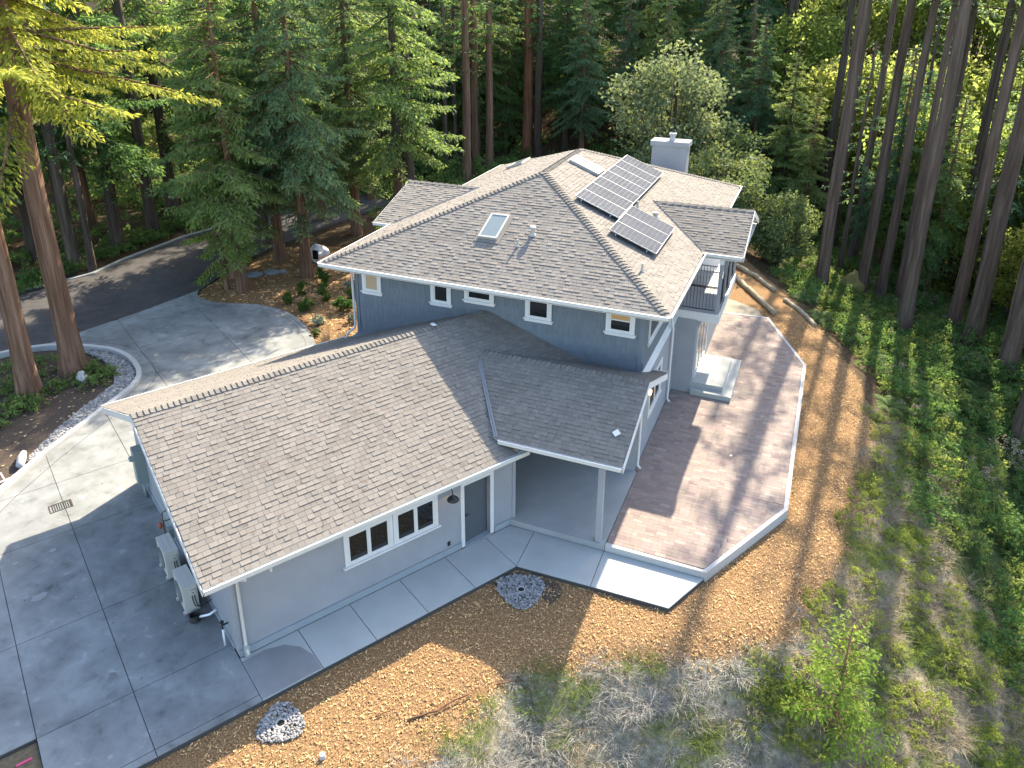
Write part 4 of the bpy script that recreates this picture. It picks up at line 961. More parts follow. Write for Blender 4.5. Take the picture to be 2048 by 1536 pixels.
flat("dark_soil", soilp, -.108, m_soil, thick=.01, label='damp dark soil at the bend of the path', cat='soil', kind='structure')
T = thing("trench_drain", 'square iron drain grate set in the driveway', 'drain', tuple(G(-2.35, 9.0, 0)))
mb = MB(); 
for a_ in (-.33, .29): mb.gbox(-2.42 + a_, -2.38 + a_, 8.75, 9.2, 0.0, .006)
for b_ in (8.75, 9.16): mb.gbox(-2.7, -2.1, b_, b_ + .04, 0.0, .008)
mb.build("rim", m_soil, T)
mb = MB()
for i in range(9): mb.gbox(-2.66 + i * .062, -2.63 + i * .062, 8.8, 9.15, .0, .004)
mb.build("grate", m_black, T)
# curved rock strip inside kerb
inn = [(-24.3, -.9), (-22.75, -1.25), (-21.4, -1.9), (-20.65, -2.6), (-20.5, -3.4), (-20.15, -4.9), (-19.8, -6.05), (-19.55, -6.75), (-19.2, -7.5), (-19.0, -7.85)]
strip_poly = np.array(inn + [(-18.75, -7.7), (-18.85, -7.4), (-19.18, -5.81), (-19.42, -4.46), (-19.6, -3.5), (-19.8, -2.8), (-20.05, -2.25), (-20.7, -1.5), (-21.3, -1.1), (-22, -.8), (-22.7, -.62), (-23.4, -.56), (-24.4, -.75)])
P = []
while len(P) < 4200:
    x = rng.uniform(-24.4, -18.7); y = rng.uniform(-8, -.5)
    if pdist(x, y, strip_poly) < 0: P.append((x, y, -.06 + .05 * rng.random()))
stones("river_stones", P, 'grey river stones packed inside the curved kerb', .03, .085)
mb = MB(); pts = [np.array((x, y)) for x, y in inn[4:]]
for i in range(len(pts) - 1):
    for k in range(4):
        a_ = pts[i] + (pts[i + 1] - pts[i]) * k / 4; c_ = pts[i] + (pts[i + 1] - pts[i]) * (k + 1.02) / 4; n_ = np.array([-(c_ - a_)[1], (c_ - a_)[0]]); n_ = -n_ / np.linalg.norm(n_); w0, w1 = .06 + .05 * math.sin(i * 3 + k), .06 + .05 * math.sin(i * 3 + k + 1)
        mb.add([(*a_, -.02), (*c_, -.02), (*(c_ - n_ * (-w1)), -.10), (*(a_ - n_ * (-w0)), -.10)], [(0, 1, 2, 3)])
        mb.add([(*a_, -.02), (*c_, -.02), (*(c_ - n_ * .03), -.04), (*(a_ - n_ * .03), -.04)], [(3, 2, 1, 0)])
mb.build("fabric_edge", m_fabric, label='strip of grey landscape fabric edging the river stones', cat='fabric', own=True)
mb = MB(); mb.tube([(-19.5, -7.55, .02), (-19.2, -7.85, .06), (-18.95, -8.1, .03), (-18.75, -8.15, -.02)], [.1, .15, .14, .07], 10); mb.build("fabric_roll", m_fabric, label='rolled end of grey landscape fabric beside the kerb', cat='fabric', own=True, smooth=True)
T = thing("pvc_frame", 'white plastic pipes lying inside the kerb', 'pipes', (-18.8, -9, -.1))
MB().tube([(-18.5, -8.5, .0), (-18.75, -9.2, .0), (-19.0, -10.2, 0)], .03, 6).build("pipe", m_pvc, T, smooth=True)
MB().tube([(-18.65, -8.9, .03), (-19.1, -8.7, .03)], .025, 6).build("pipe", m_pvc, T, smooth=True)
MB().tube([(-18.75, -9.15, .03), (-19.3, -8.95, .03)], .025, 6).build("pipe", m_pvc, T, smooth=True)
# planter pit and strip of soil, driveway front left corner
flat("soil_patch", [g2(-4.31, -1.9), g2(-4.31, .46), g2(-9, .46), g2(-9, -1.9)], -.09, MAT('sandy_soil', [(.10, .075, .045), (.17, .13, .08)], scale=9, detail=9, rough=1, bump=.8, bscale=30, bdist=.02), thick=.02, label='brown soil in the front corner of driveway', cat='soil', kind='structure')
mb = MB(); mb.gbox(-4.75, -4.45, .05, .1, -.09, -.06); mb.build("marking_stake", m_pink, label='pink stake lying on soil at the driveway corner', cat='stake', own=True)
# island soil
isl = [(-27.3, -2.9), (-26.9, -2.0), (-26.1, -1.45), (-24.4, -.75), (-23.3, -.57), (-22, -.8), (-20.7, -1.5), (-20.05, -2.25), (-19.6, -3.5), (-19.2, -5.8), (-18.85, -7.4), (-18.3, -9.4), (-17.65, -11.2), (-16.7, -13.4), (-15.4, -16), (-24, -18), (-30, -14)]
flat("island_soil", isl, -.10, m_soil, thick=.02, label='dark bare soil of the tree island', cat='soil', kind='structure')
# flagstones, boulder, logs
rk = np.random.default_rng(3)
for i, (x, y, r, lb) in enumerate([(-23.8, 9.9, .55, 'flat blue-grey flagstone lying nearest the driveway garden trees'), (-23.2, 10.6, .5, 'flat blue-grey flagstone lying behind the first flagstone'), (-22.6, 10.9, .28, 'small flat flagstone farthest toward the boulder')]):
    P = [np.array((x + r * (.8 + .4 * rk.random()) * math.cos(w), y + r * (.6 + .3 * rk.random()) * math.sin(w), -.10)) for w in np.linspace(0, 2 * math.pi, 8)[:-1]]
    MB().prism(P, Z3 * .07).build("flagstone", m_flag, label=lb, cat='flagstone', own=True)
def rock(x, y, z, r, name, mat, label, cat, sq=(1, 1, .8), parent=None):
    bm = bmesh.new(); bmesh.ops.create_icosphere(bm, subdivisions=3, radius=r)
    for v in bm.verts:
        q = v.co / r; f = 1 + .13 * math.sin(q.x * 5 + x) * math.sin(q.y * 4 + y) + .1 * math.sin(q.z * 6 + 1) + .03 * rk.normal()
        v.co = Vector((q.x * sq[0], q.y * sq[1], q.z * sq[2])) * r * f
    me = bpy.data.meshes.new(name); bm.to_mesh(me); bm.free(); me.materials.append(mat)
    o = bpy.data.objects.new(name, me); fin(o, parent); o.location = (x, y, z) if parent is None else Vector((x, y, z)) - parent.location
    return tag(o, label, cat)
T = thing("boulder", 'pale boulder with small dark panel behind the house corner', 'boulder', (-21.9, 13.3, -.12))
rock(-21.9, 13.3, .35, .62, "stone", MAT("pale_rock", [(.55, .53, .52), (.72, .70, .69)], scale=3, rough=.8, bump=.5, bscale=9, bdist=.05), None, None, parent=T)
MB().box((-21.75, 12.6, .25), (-21.45, 12.72, .75)).build("panel", m_dark, T)
def log(pts, r, label):
    P = [np.array((x, y, float(H(x, y)) + r * .7)) for x, y in pts]; Q = []
    for i in range(len(P) - 1):
        for k in range(5): Q.append(P[i] + (P[i + 1] - P[i]) * k / 5 + rk.normal(size=3) * .015)
    Q.append(P[-1]); MB().tube(Q, [r * (1 + .08 * rk.normal()) for _ in Q], 9).build("log", m_log, label=label, cat='log', group='edging logs on the slope', own=True, smooth=True)
log([(.4, 20.4), (1.5, 18.4), (2.4, 16.8), (3.15, 15.3)], .14, 'pale edging log nearest the patio end')
log([(-.6, 22.6), (.8, 21.4), (1.8, 20.3), (2.9, 18.6)], .13, 'upper edging log running along the wood side')
log([(3.5, 17.4), (4.1, 16.7), (4.7, 15.6), (5.05, 14.9)], .11, 'bent thin log at lower end of the edging line')
# sunken gravel pad past the patio
flat("gravel_pad", [(.6, 14.1), (3.0, 14.2), (2.3, 15.6), (1.0, 16.4), (.3, 16.4)], -.06, MAT("sand", [(.22, .19, .14), (.30, .27, .21)], scale=20, rough=1), thick=.06, label='sandy pad at the far end of patio', cat='pad', kind='structure')
# sticks, hose
def stick(pts, r, label, mat=m_twig, name="stick", cat='stick', group='sticks lying on the mulch'):
    P = [np.array((x, y, float(H(x, y)) + .03 + z)) for x, y, z in pts]; Q = []
    for i in range(len(P) - 1):
        for k in range(4): Q.append(P[i] + (P[i + 1] - P[i]) * k / 4 + (rk.normal(size=3) * .012 if name == "stick" else 0))
    Q.append(P[-1]); MB().tube(Q, [r * (1 - .5 * i / len(Q)) for i in range(len(Q))], 6).build(name, mat, label=label, cat=cat, group=group, own=True, smooth=True)
stick([(-2.3, -11.4, 0), (-1.8, -10.9, .02), (-1.3, -10.15, .05)], .03, 'long dark stick lying on the sunlit mulch')
stick([(-3.0, -11.6, 0), (-2.7, -11.3, .02)], .015, 'short thin stick near the driveway corner drain')
stick([(-.9, -9.6, 0), (-.5, -9.25, .03), (-.2, -9.35, .02)], .02, 'reddish twig at the edge of the dry grass')
stick([(-.55, -9.2, .05), (-.2, -9.3, .12), (0.0, -9.6, .15), (.02, -10.0, .12), (-.1, -10.4, .05)], .018, 'bent black irrigation hose sticking out of the dry grass', m_black, "irrigation_hose", 'hose', None)
stick([(-18.9, 8.0, 0), (-18.4, 7.4, 0), (-17.9, 6.9, 0), (-17.2, 6.2, 0), (-16.2, 5.2, 0)], .012, 'thin black drip line among the garden shrubs', m_black, "drip_line", 'hose', None)
MB().lathe([(.001, .09), (.06, .09), (.075, 0), (.06, -.03)], (-3.51, -12.86, float(H(-3.51, -12.86)) + .02), n=14).build("valve_cap", m_curb, label='small round pale cap in the sunlit mulch', cat='cap', own=True)
rock(6.85, 26.2, float(H(6.85, 26.2)) + .6, .75, "mossy_stump", m_moss, 'yellow-green mossy stump between the right hand trunks', 'stump', (.9, .9, 1.2))
rock(-22.1, -2.9, .1, .3, "white_rock", m_rock, 'pale rock at the foot of the big redwood', 'rock', (.7, .7, 1.0))

# needles and twigs caught on the roofs
V = []; 
for _ in range(240):
    k = ['garage_right', 'garage_right', 'main_front', 'main_right', 'porch_front'][rk.integers(0, 5)]; pl = PLS[k][0]; a_, b_ = rk.random() * pl.W, rk.random() * pl.L; q = pl.pt(a_, b_, .03)
    if any(np.array(n_) @ q < c_ for n_, c_ in PLS[k][1][0]): continue
    w = rk.random() * 6.28; d = (pl.e * math.cos(w) + pl.s * math.sin(w)) * (.03 + .06 * rk.random()); e = np.cross(d, pl.n); e = e / np.linalg.norm(e) * .007; V += [q - d - e, q + d - e, q + d + e, q - d + e]
tag(fin(bpy.data.objects.new("fallen_needles", quads("fallen_needles", np.array(V), np.arange(len(V)).reshape(-1, 4), m_twig)), None), 'scattered brown needles and twigs lying on the roofs', 'needles', kind='stuff')

# ================================================================== VEGETATION
def rotz(V, a): c, s = math.cos(a), math.sin(a); return np.stack([V[:, 0] * c - V[:, 1] * s, V[:, 0] * s + V[:, 1] * c, V[:, 2]], 1)
def sprays(B, D, L, Wd, Up, r):
    """diamond leaves: base B, direction D (unit), length L, width Wd, rough normal Up"""
    n = len(B); S = np.cross(D, Up); S /= np.linalg.norm(S, axis=1)[:, None] + 1e-9
    L = L[:, None]; Wd = Wd[:, None]
    V = np.stack([B, B + D * L * .45 + S * Wd * .5, B + D * L, B + D * L * .45 - S * Wd * .5], 1).reshape(-1, 3)
    return V, np.arange(n * 4).reshape(n, 4)
def conifer(seed, Ht, z0, Rm, nb, dens=1., droop=.25, leaf=.30, low=.25, tip=1.0, one_side=None, gap=0.):
    """flat drooping boughs round a trunk; returns crown arrays and limb list"""
    r = np.random.default_rng(seed); Bs, Ds, Ls, Ws, Us = [], [], [], [], []; limbs = []
    for i in range(nb):
        f = (i + r.random()) / nb; z = z0 + (Ht - z0) * f ** .92
        az = i * 2.39996 + r.normal() * .9; z += r.normal() * .25
        if one_side is not None and r.random() < .55: az = one_side + r.normal() * .6
        if r.random() < gap: continue
        L = Rm * ((1 - f) ** .75) * (.55 + .6 * r.random()) * (low + (1 - low) * min(1, f / .18)) + .35
        el = .12 - droop * 1.8 * r.random() + .35 * f
        hd = np.array([math.cos(az), math.sin(az), 0.]); sd = np.array([-hd[1], hd[0], 0.])
        m = max(3, int(L / .17 * dens))
        P = lambda t: np.array([0, 0, z]) + hd * (L * t * math.cos(el)) + Z3 * (L * t * math.sin(el) - droop * .5 * L * t * t + .10 * L * t ** 3)
        limbs.append([P(0), P(.4), P(.8)])
        for k in range(m):
            t = .12 + .88 * (k + r.random()) / m; c = P(t); ax = P(min(1.02, t + .05)) - P(t - .03); ax /= np.linalg.norm(ax)
            bl = (.30 + .75 * (1 - t) ** .7 * min(1, t * 3)) * min(1.2, L * .32) * (.7 + .6 * r.random())
            for sgn in (-1, 1):
                an = R(38 + 34 * r.random()); d = ax * math.cos(an) + sd * sgn * math.sin(an); d[2] -= .12 + .3 * r.random(); d /= np.linalg.norm(d)
                q = max(1, int(round(bl / (leaf * .72))))
                for j in range(q):
                    b = c + d * bl * j / q + r.normal(size=3) * .03; dd = d + r.normal(size=3) * .42 - Z3 * (.12 * j + .25 * r.random()); dd /= np.linalg.norm(dd)
                    Bs.append(b); Ds.append(dd); Ls.append(leaf * (.75 + .6 * r.random())); Ws.append(leaf * (.28 + .18 * r.random())); Us.append(Z3 + r.normal(size=3) * .45)
    V, F = sprays(np.array(Bs), np.array(Ds), np.array(Ls), np.array(Ws), np.array(Us), r)
    return V, F, limbs
def broad(seed, c, rad, nl, n, leaf=.16, z0=0.):
    """leaf clumps spread through the crown volume"""
    r = np.random.default_rng(seed); c = np.array(c); rad = np.array(rad); Bs = []; Us = []; limbs = []
    for i in range(nl):
        d = r.normal(size=3); d /= np.linalg.norm(d); q = c + d * rad * (.35 + .6 * r.random() ** .6); lr = min(rad) * (.22 + .22 * r.random())
        limbs.append([np.array([0, 0, z0]), (q + np.array([0, 0, z0])) / 2 + r.normal(size=3) * .1, q])
        k = n // nl; e = r.normal(size=(k, 3)); e /= np.linalg.norm(e, axis=1)[:, None]
        Bs.append(q + e * lr * (.5 + .6 * r.random((k, 1))) * np.array([1.2, 1.2, .8])); Us.append(e + r.normal(size=(k, 3)) * .7 + Z3 * .5)
    B = np.concatenate(Bs); Uu = np.concatenate(Us); n_ = len(B); D = r.normal(size=(n_, 3)); D[:, 2] -= .25; D /= np.linalg.norm(D, axis=1)[:, None]
    V, F = sprays(B, D, leaf * (.7 + .7 * r.random(n_)), leaf * (.5 + .35 * r.random(n_)), Uu, r)
    return V, F, limbs
def trunk_mesh(name, Ht, r0, r1, mat, limbs, lr=.035, flare=.35, sides=12, lean=0.):
    mb = MB(); n = 14; r = np.random.default_rng(int(Ht * 100 + r0 * 1000))
    pts = []; rad = []
    for i in range(n + 1):
        f = (i / n) ** 1.5; z = -.5 + (Ht + .5) * f; pts.append((lean * z + .03 * math.sin(z * .6 + Ht), .03 * math.cos(z * .5), z)); rad.append((r0 + (r1 - r0) * f) * (1 + flare * math.exp(-max(z, 0) / .7)))
    mb.tube(pts, rad, sides)
    for L in limbs:
        mb.tube(L, [lr * 1.3, lr, lr * .4], 4, cap=False)
    me = mb.mesh(name, mat, None, False)
    me.polygons.foreach_set('use_smooth', [True] * len(me.polygons)); return me
PROTO = {}
def proto(key, crown, Ht, r0, r1, bark, leafm, lr=.035, flare=.35):
    V, F, limbs = crown
    PROTO[key] = (trunk_mesh("trunk", Ht, r0, r1, bark, limbs, lr, flare), quads("crown", V, F, leafm))
# kinds
proto('dense_a', conifer(11, 17, 2.0, 3.5, 150, 1.7, .42, .24), 17, .26, .04, b_red, l_con)
proto('dense_b', conifer(12, 19, 3.4, 3.9, 160, 1.7, .46, .25), 19, .32, .05, b_red, l_conb)
proto('dense_c', conifer(13, 21, 4.0, 4.4, 150, 1.6, .42, .26), 21, .36, .05, b_dark, l_con)
proto('small_bright', conifer(14, 8.5, 1.4, 2.5, 56, 1.4, .40, .24), 8.5, .14, .03, b_red, l_young)
proto('thin', conifer(15, 18, 5.5, 2.1, 44, .8, .4, .28, gap=.2), 18, .22, .06, b_dark, l_conb)
proto('tall_tuft', conifer(16, 24, 7.2, 2.7, 70, .75, .35, .30, gap=.25), 24, .34, .17, b_red, l_con)
proto('tall_tuft_b', conifer(17, 25, 7.5, 2.8, 66, .75, .3, .32, gap=.3), 25, .32, .16, b_grey, l_con)
proto('red_trunk', conifer(18, 26, 11, 3.4, 60, .75, .3, .32, gap=.2), 26, .52, .24, b_red2, l_con)
proto('bare', conifer(19, 27, 17, 2.8, 36, .7, .3, .34, gap=.4), 27, .33, .15, b_grey, l_conb)
proto('bare_thin', conifer(20, 26, 16.5, 2.4, 36, .7, .3, .34, gap=.4), 26, .30, .14, b_grey, l_conb)
proto('bare_dark', conifer(21, 27, 15.5, 3.0, 46, .7, .3, .36, gap=.12), 27, .40, .2, b_dark, l_conb)
proto('giant', conifer(22, 19, 11.6, 7.6, 70, 1.7, .34, .23, low=.85), 19, .45, .30, b_red, l_bright, .06, .55)
proto('giant_b', conifer(23, 19, 14.2, 4.6, 30, .9, .34, .28, low=.7), 19, .38, .25, b_red, l_bright, .06, .5)
proto('broad', broad(31, (0, 0, 6.2), (3.6, 3.6, 4.4), 46, 9000, .26, 1.6), 9, .20, .05, b_grey, l_broad, .05)
proto('broad_glow', broad(32, (0, 0, 7.0), (4.0, 4.0, 6.0), 44, 7000, .32, 1.6), 11, .18, .05, b_dark, l_glow, .05)
proto('broad_low', broad(33, (0, 0, 2.3), (2.4, 2.4, 2.0), 34, 6500, .17, .4), 3.4, .10, .03, b_dark, l_low, .03)
proto('sapling', conifer(41, 3.1, .25, 1.0, 66, 2.0, .16, .12, low=.9), 3.1, .045, .012, b_red, l_young, .010, .2)
count = 0
def tree(kind, x, y, label, name='redwood_tree', cat='tree', group=None, s=1.0, a=None, sz=1.0, tr=1.0, z=None):
    global count
    tm, cm_ = PROTO[kind]; z = float(H(x, y)) if z is None else z
    T = thing(name, label, cat, (x, y, z), group); T.rotation_euler = (0, 0, rng.random() * 6.28 if a is None else a)
    o = bpy.data.objects.new("trunk", tm); fin(o, T); o.scale = (s * tr, s * tr, s * sz)
    o = bpy.data.objects.new("crown", cm_); fin(o, T); o.scale = (s, s, s * sz)
    return T
gl = 'big redwoods on the driveway island'
tree('giant', -23.2, -2.4, 'huge reddish trunk with bright sunlit boughs, right one of the island pair', group=gl, a=.2)
tree('giant_b', -23.1, -4.5, 'huge reddish trunk at the left edge, front one of the island pair', group=gl, a=2.0)
gd = 'dense redwoods behind the driveway garden'
tree('small_bright', -23.75, 7.6, 'small bright green redwood with thin pale trunk beside the driveway', group=gd, s=.9)
tree('dense_a', -22.9, 7.9, 'dense redwood with thin straight trunk at the driveway garden edge', group=gd, a=1)
tree('dense_a', -24.6, 9.3, 'dense redwood with dark trunk just behind the garden edge pair', group=gd, a=2.6, s=1.05)
tree('dense_b', -21.0, 11.0, 'dense redwood with orange trunk beside the pale boulder', group=gd, a=3.3)
tree('dense_c', -26.7, 14.5, 'tall dense redwood behind the flagstones', group=gd, a=4)
tree('dense_b', -24.1, 12.6, 'dense redwood between the boulder and the road', group=gd, a=5)
tree('dense_c', -18.9, 17.8, 'dense redwood beyond the boulder nearest the house', group=gd, a=.4, s=1.05)
tree('dense_b', -22.6, 18.6, 'dense redwood behind the boulder, left of the one nearest the house', group=gd, a=2.4, s=1.0)
tree('dense_b', -26.5, 20.5, 'dense redwood farther behind the flagstones', group=gd, a=1.4, s=1.05)
gr_ = 'dark redwoods across the road'
for i, (k, x, y, s, lb) in enumerate([('bare_dark', -33.9, 6.7, .9, 'dark trunk across the road seen just right of the island pair'), ('thin', -32.7, 6.9, 1.0, 'slim dark trunk close beside the first trunk across the road'), ('dense_c', -34.4, 10.3, 1.1, 'shaggy dark redwood across the road, second group'), ('bare_dark', -34.3, 13.0, .95, 'thick dark trunk standing where the road disappears'), ('dense_c', -37.5, 7.0, 1.1, 'shaggy dark redwood deep left across the road'), ('dense_b', -36.0, 2.5, 1.1, 'shaggy redwood at far left beyond the asphalt'), ('dense_c', -36.5, 17, 1.2, 'shaggy dark redwood beyond the road bend'), ('dense_b', -40, 13, 1.2, 'shaggy redwood deepest in the shade across the road')]):
    tree(k, x, y, lb, group=gr_, s=s, a=i * 1.7)
gb = 'tall trunks behind the house'
for i, (k, x, y, s, tr, lb) in enumerate([
    ('thin', -28.3, 27.8, 1.0, .8, 'slim dark trunk at left end of the row behind the house'),
    ('tall_tuft', -26.2, 26.2, 1.0, .7, 'brown trunk left of the side gable, partly hidden by boughs'),
    ('thin', -28.7, 33.3, 1.0, .8, 'thin distant trunk between the two brown trunks left of the gable'),
    ('tall_tuft_b', -24.2, 28.6, 1.05, 1.05, 'tall bare grey trunk rising straight above the side gable'),
    ('thin', -26.6, 37.2, 1.0, .85, 'thin shaded trunk just right of the tall bare grey one'),
    ('tall_tuft_b', -24.9, 36.2, 1.0, .6, 'slender pale trunk with tufts of leaves, behind the side gable ridge'),
    ('thin', -25.5, 39.2, 1.0, 1.0, 'dim slender trunk left of the thick pair behind the gable'),
    ('tall_tuft', -21.6, 33.3, 1.08, .95, 'front trunk of the thick brown pair above the left roof edge'),
    ('tall_tuft', -23.9, 39.9, 1.0, 1.05, 'rear darker trunk of the thick brown pair above the left roof edge'),
    ('tall_tuft', -22.2, 39.2, 1.12, .9, 'brown trunk with short green tufts left of the orange one'),
    ('red_trunk', -21.1, 45.5, 1.0, 1.0, 'thick bright orange redwood trunk behind the far roof corner'),
    ('tall_tuft_b', -20.0, 45.2, 1.05, 1.1, 'grey-brown trunk standing close beside the orange redwood'),
    ('bare_thin', -3.05, 53.2, 1.0, .9, 'straight slim trunk right of the chimney in the dark wood'),
    ('bare_dark', -.03, 55.7, 1.0, 1.3, 'very thick dark brown trunk far right of the chimney'),
    ('bare_thin', 4.0, 57.0, 1.0, .8, 'thin distant trunk right of the very thick dark one')]):
    tree(k, x, y, lb, group=gb, s=s, tr=tr, a=i * 2.1)
gt = 'tall bare trunks on the right slope'
for i, (k, x, y, s, tr, lb) in enumerate([
    ('bare', 5.14, 25.0, 1.0, 1.05, 'pale bare trunk at left end of the right hand row'),
    ('bare', 7.4, 26.2, 1.0, 1.0, 'second bare trunk from the left in the right hand row, by the mossy stump'),
    ('bare_thin', 8.5, 26.6, 1.0, .95, 'slim bare trunk just right of the mossy stump'),
    ('bare_thin', 9.5, 27.2, 1.0, .8, 'slimmest bare trunk in the middle of the right hand row'),
    ('bare_thin', 9.3, 21.0, 1.05, 1.2, 'leaning looking bare trunk rooted among the ferns, front of the row'),
    ('bare_dark', 10.9, 31.7, 1.0, .8, 'dark bare trunk behind the fern gully, left'),
    ('bare_dark', 12.6, 31.0, 1.0, .8, 'dark bare trunk behind the fern gully, right'),
    ('bare', 12.0, 23.6, 1.0, 1.05, 'brown bare trunk left of the thick forked looking pair'),
    ('bare', 12.55, 21.2, 1.05, 1.25, 'thick grey trunk of the pair above the ferns'),
    ('bare', 13.6, 18.1, 1.0, 1.25, 'thick grey trunk near the right edge of the picture'),
    ('bare', 13.5, 12.7, 1.0, 1.1, 'nearest grey trunk at the right edge above the green gully'),
    ('bare_dark', 15.5, 28, 1.05, 1.0, 'dark trunk behind the grey pair at right'),
    ('bare_dark', 16.8, 23, 1.0, 1.0, 'dark trunk at far right behind the nearest ones'),
    ('bare_dark', 4.6, 42, 1.15, .7, 'added tree shading the far patio, behind the shrub trees left of the right hand row'),  # tree added so its crown, above the view, shades the far patio
    ('bare_dark', 5.6, 36.5, 1.05, .7, 'dark trunk just behind the leftmost pale bare trunk'),
    ('bare_thin', 7.0, 34.5, 1.0, .9, 'dim trunk behind the left end of the right hand row'),
    ('bare_dark', 18.5, 35, 1.05, 1.0, 'dim trunk deep in the right hand wood')]):
    tree(k, x, y, lb, name='bare_trunk_tree', group=gt, s=s, tr=tr, a=i * 1.3)
tree('broad', -5.3, 31.5, 'pale sunlit broadleaf tree standing behind the chimney', 'broadleaf_tree', s=1.12, a=1, sz=.95)
tree('broad_low', -1.2, 26.5, 'rounded leafy shrub tree right of the chimney', 'broadleaf_tree', s=1.3, a=2)
tree('broad_low', .6, 22.6 + 3, 'leafy shrub tree beside the balcony roof tip', 'broadleaf_tree', s=1.15, a=3)
tree('broad_low', 2.6, 25.5, 'leafy shrub tree at the head of the fern gully', 'broadleaf_tree', s=1.0, a=4)
tree('broad_low', -2.0, 31.5, 'dark leafy shrub tree behind the balcony roof', 'broadleaf_tree', s=1.4, a=5)
tree('sapling', 6.42, -6.9, 'bright green young redwood on the dry bank in front', 'redwood_sapling', s=1.05, a=1)
# far wood: glowing broadleaf trees at right, dark conifers elsewhere, each a tree until they merge into a mass
lab_g = 'backlit yellow-green broadleaf tree deep in the right hand wood'
for i, (x, y, s) in enumerate([(10.5, 36, .85), (14, 34, .85), (17.5, 33, .9), (21, 35, .9), (12.5, 30, .55), (15.5, 26, .5), (10, 32, .55), (16.5, 20.5, .5), (19.5, 28.5, .8), (22, 25, .85), (19, 21.5, .75), (17.8, 17.5, .7), (8, 46, 1.0), (12.5, 47, 1.0), (17, 46, 1.0), (22, 46, 1.1), (27, 42, 1.1), (5, 60, 1.2), (10, 61, 1.2), (15, 60, 1.2), (20, 59, 1.3), (26, 57, 1.3), (0, 66, 1.3), (12, 72, 1.4), (20, 72, 1.4), (5, 74, 1.4)]):
    tree('broad_glow', x, y, lab_g, 'broadleaf_tree', group='backlit broadleaf trees in the right hand wood', s=s, a=i * 1.1)
lab_c = 'dark conifer lost in the deep wood behind the house'
rr = np.random.default_rng(5)
spots = []
for x, y in [(-18, 56), (-14, 58), (-10, 56.5), (-7, 60), (-16, 63), (-11, 65), (-5, 67), (-1, 72), (-9, 46), (-5.5, 48), (-13, 49), (-2.5, 49.5), (-11, 52), (-7, 53), (-17, 50)]: spots.append((x, y))
while len(spots) < 50:
    x = rr.uniform(-62, 4); y = rr.uniform(40, 78)
    if x > -20 and y < 52: continue
    if all(math.hypot(x - a_, y - b_) > 3.6 for a_, b_ in spots): spots.append((x, y))
for x, y in [(-33, 24), (-38, 26), (-31, 33), (-43, 20), (-46, 30), (-36, 38), (-30, 42), (-52, 22), (-44, 5), (-48, 12), (-42, -2)]: spots.append((x, y))
kk = ['dense_c', 'dense_b', 'dense_a']
for i, (x, y) in enumerate(spots):
    tree(kk[i % 3], x, y, lab_c, 'conifer_tree', group='dark conifers in the deep wood', s=(.95 if y > 54 or x < -22 else .72) + .25 * rr.random(), a=i)

young = 'young shaded conifer filling in between the bare trunks and the chimney'
for i, (k, x, y, s) in enumerate([('dense_a', 11.2, 29.6, .72), ('dense_b', 14.6, 31.5, .72), ('dense_a', 17.2, 27, .7), ('dense_b', 8.6, 33.5, .75), ('dense_a', 20.5, 31, .8), ('thin', 13.4, 27.5, .9), ('thin', 6.2, 30.5, .8), ('thin', 16, 36, .95), ('thin', 10, 39, .95), ('dense_a', 19.5, 24.5, .65), ('thin', 18.5, 20, .75), ('dense_b', -1.2, 45, .74), ('dense_c', 1.6, 41, .62), ('dense_b', -4.6, 47, .78), ('dense_a', 3.4, 38, .66)]):
    tree(k, x, y, young, 'conifer_tree', group='young conifers among the right hand trunks', s=s, a=i * 2.2)
for i, (x, y) in enumerate([(-36, 44), (-32, 46), (-28.5, 43), (-27, 49), (-24, 51), (-30, 52), (-20, 53), (-34, 54), (-40, 46), (-18, 47), (-15.5, 44), (-38, 33), (-34, 36), (-40, 40), (-23.5, 46)]):
    tree(kk[i % 3], x, y, lab_c, 'conifer_tree', group='dark conifers in the deep wood', s=.8, a=i * 1.9)
for i, (x, y, s_) in enumerate([(4.2, 47, .95), (1, 53, 1.0)]):
    tree('broad_glow', x, y, lab_g, 'broadleaf_tree', group='backlit broadleaf trees in the right hand wood', s=s_, a=i * 1.7)
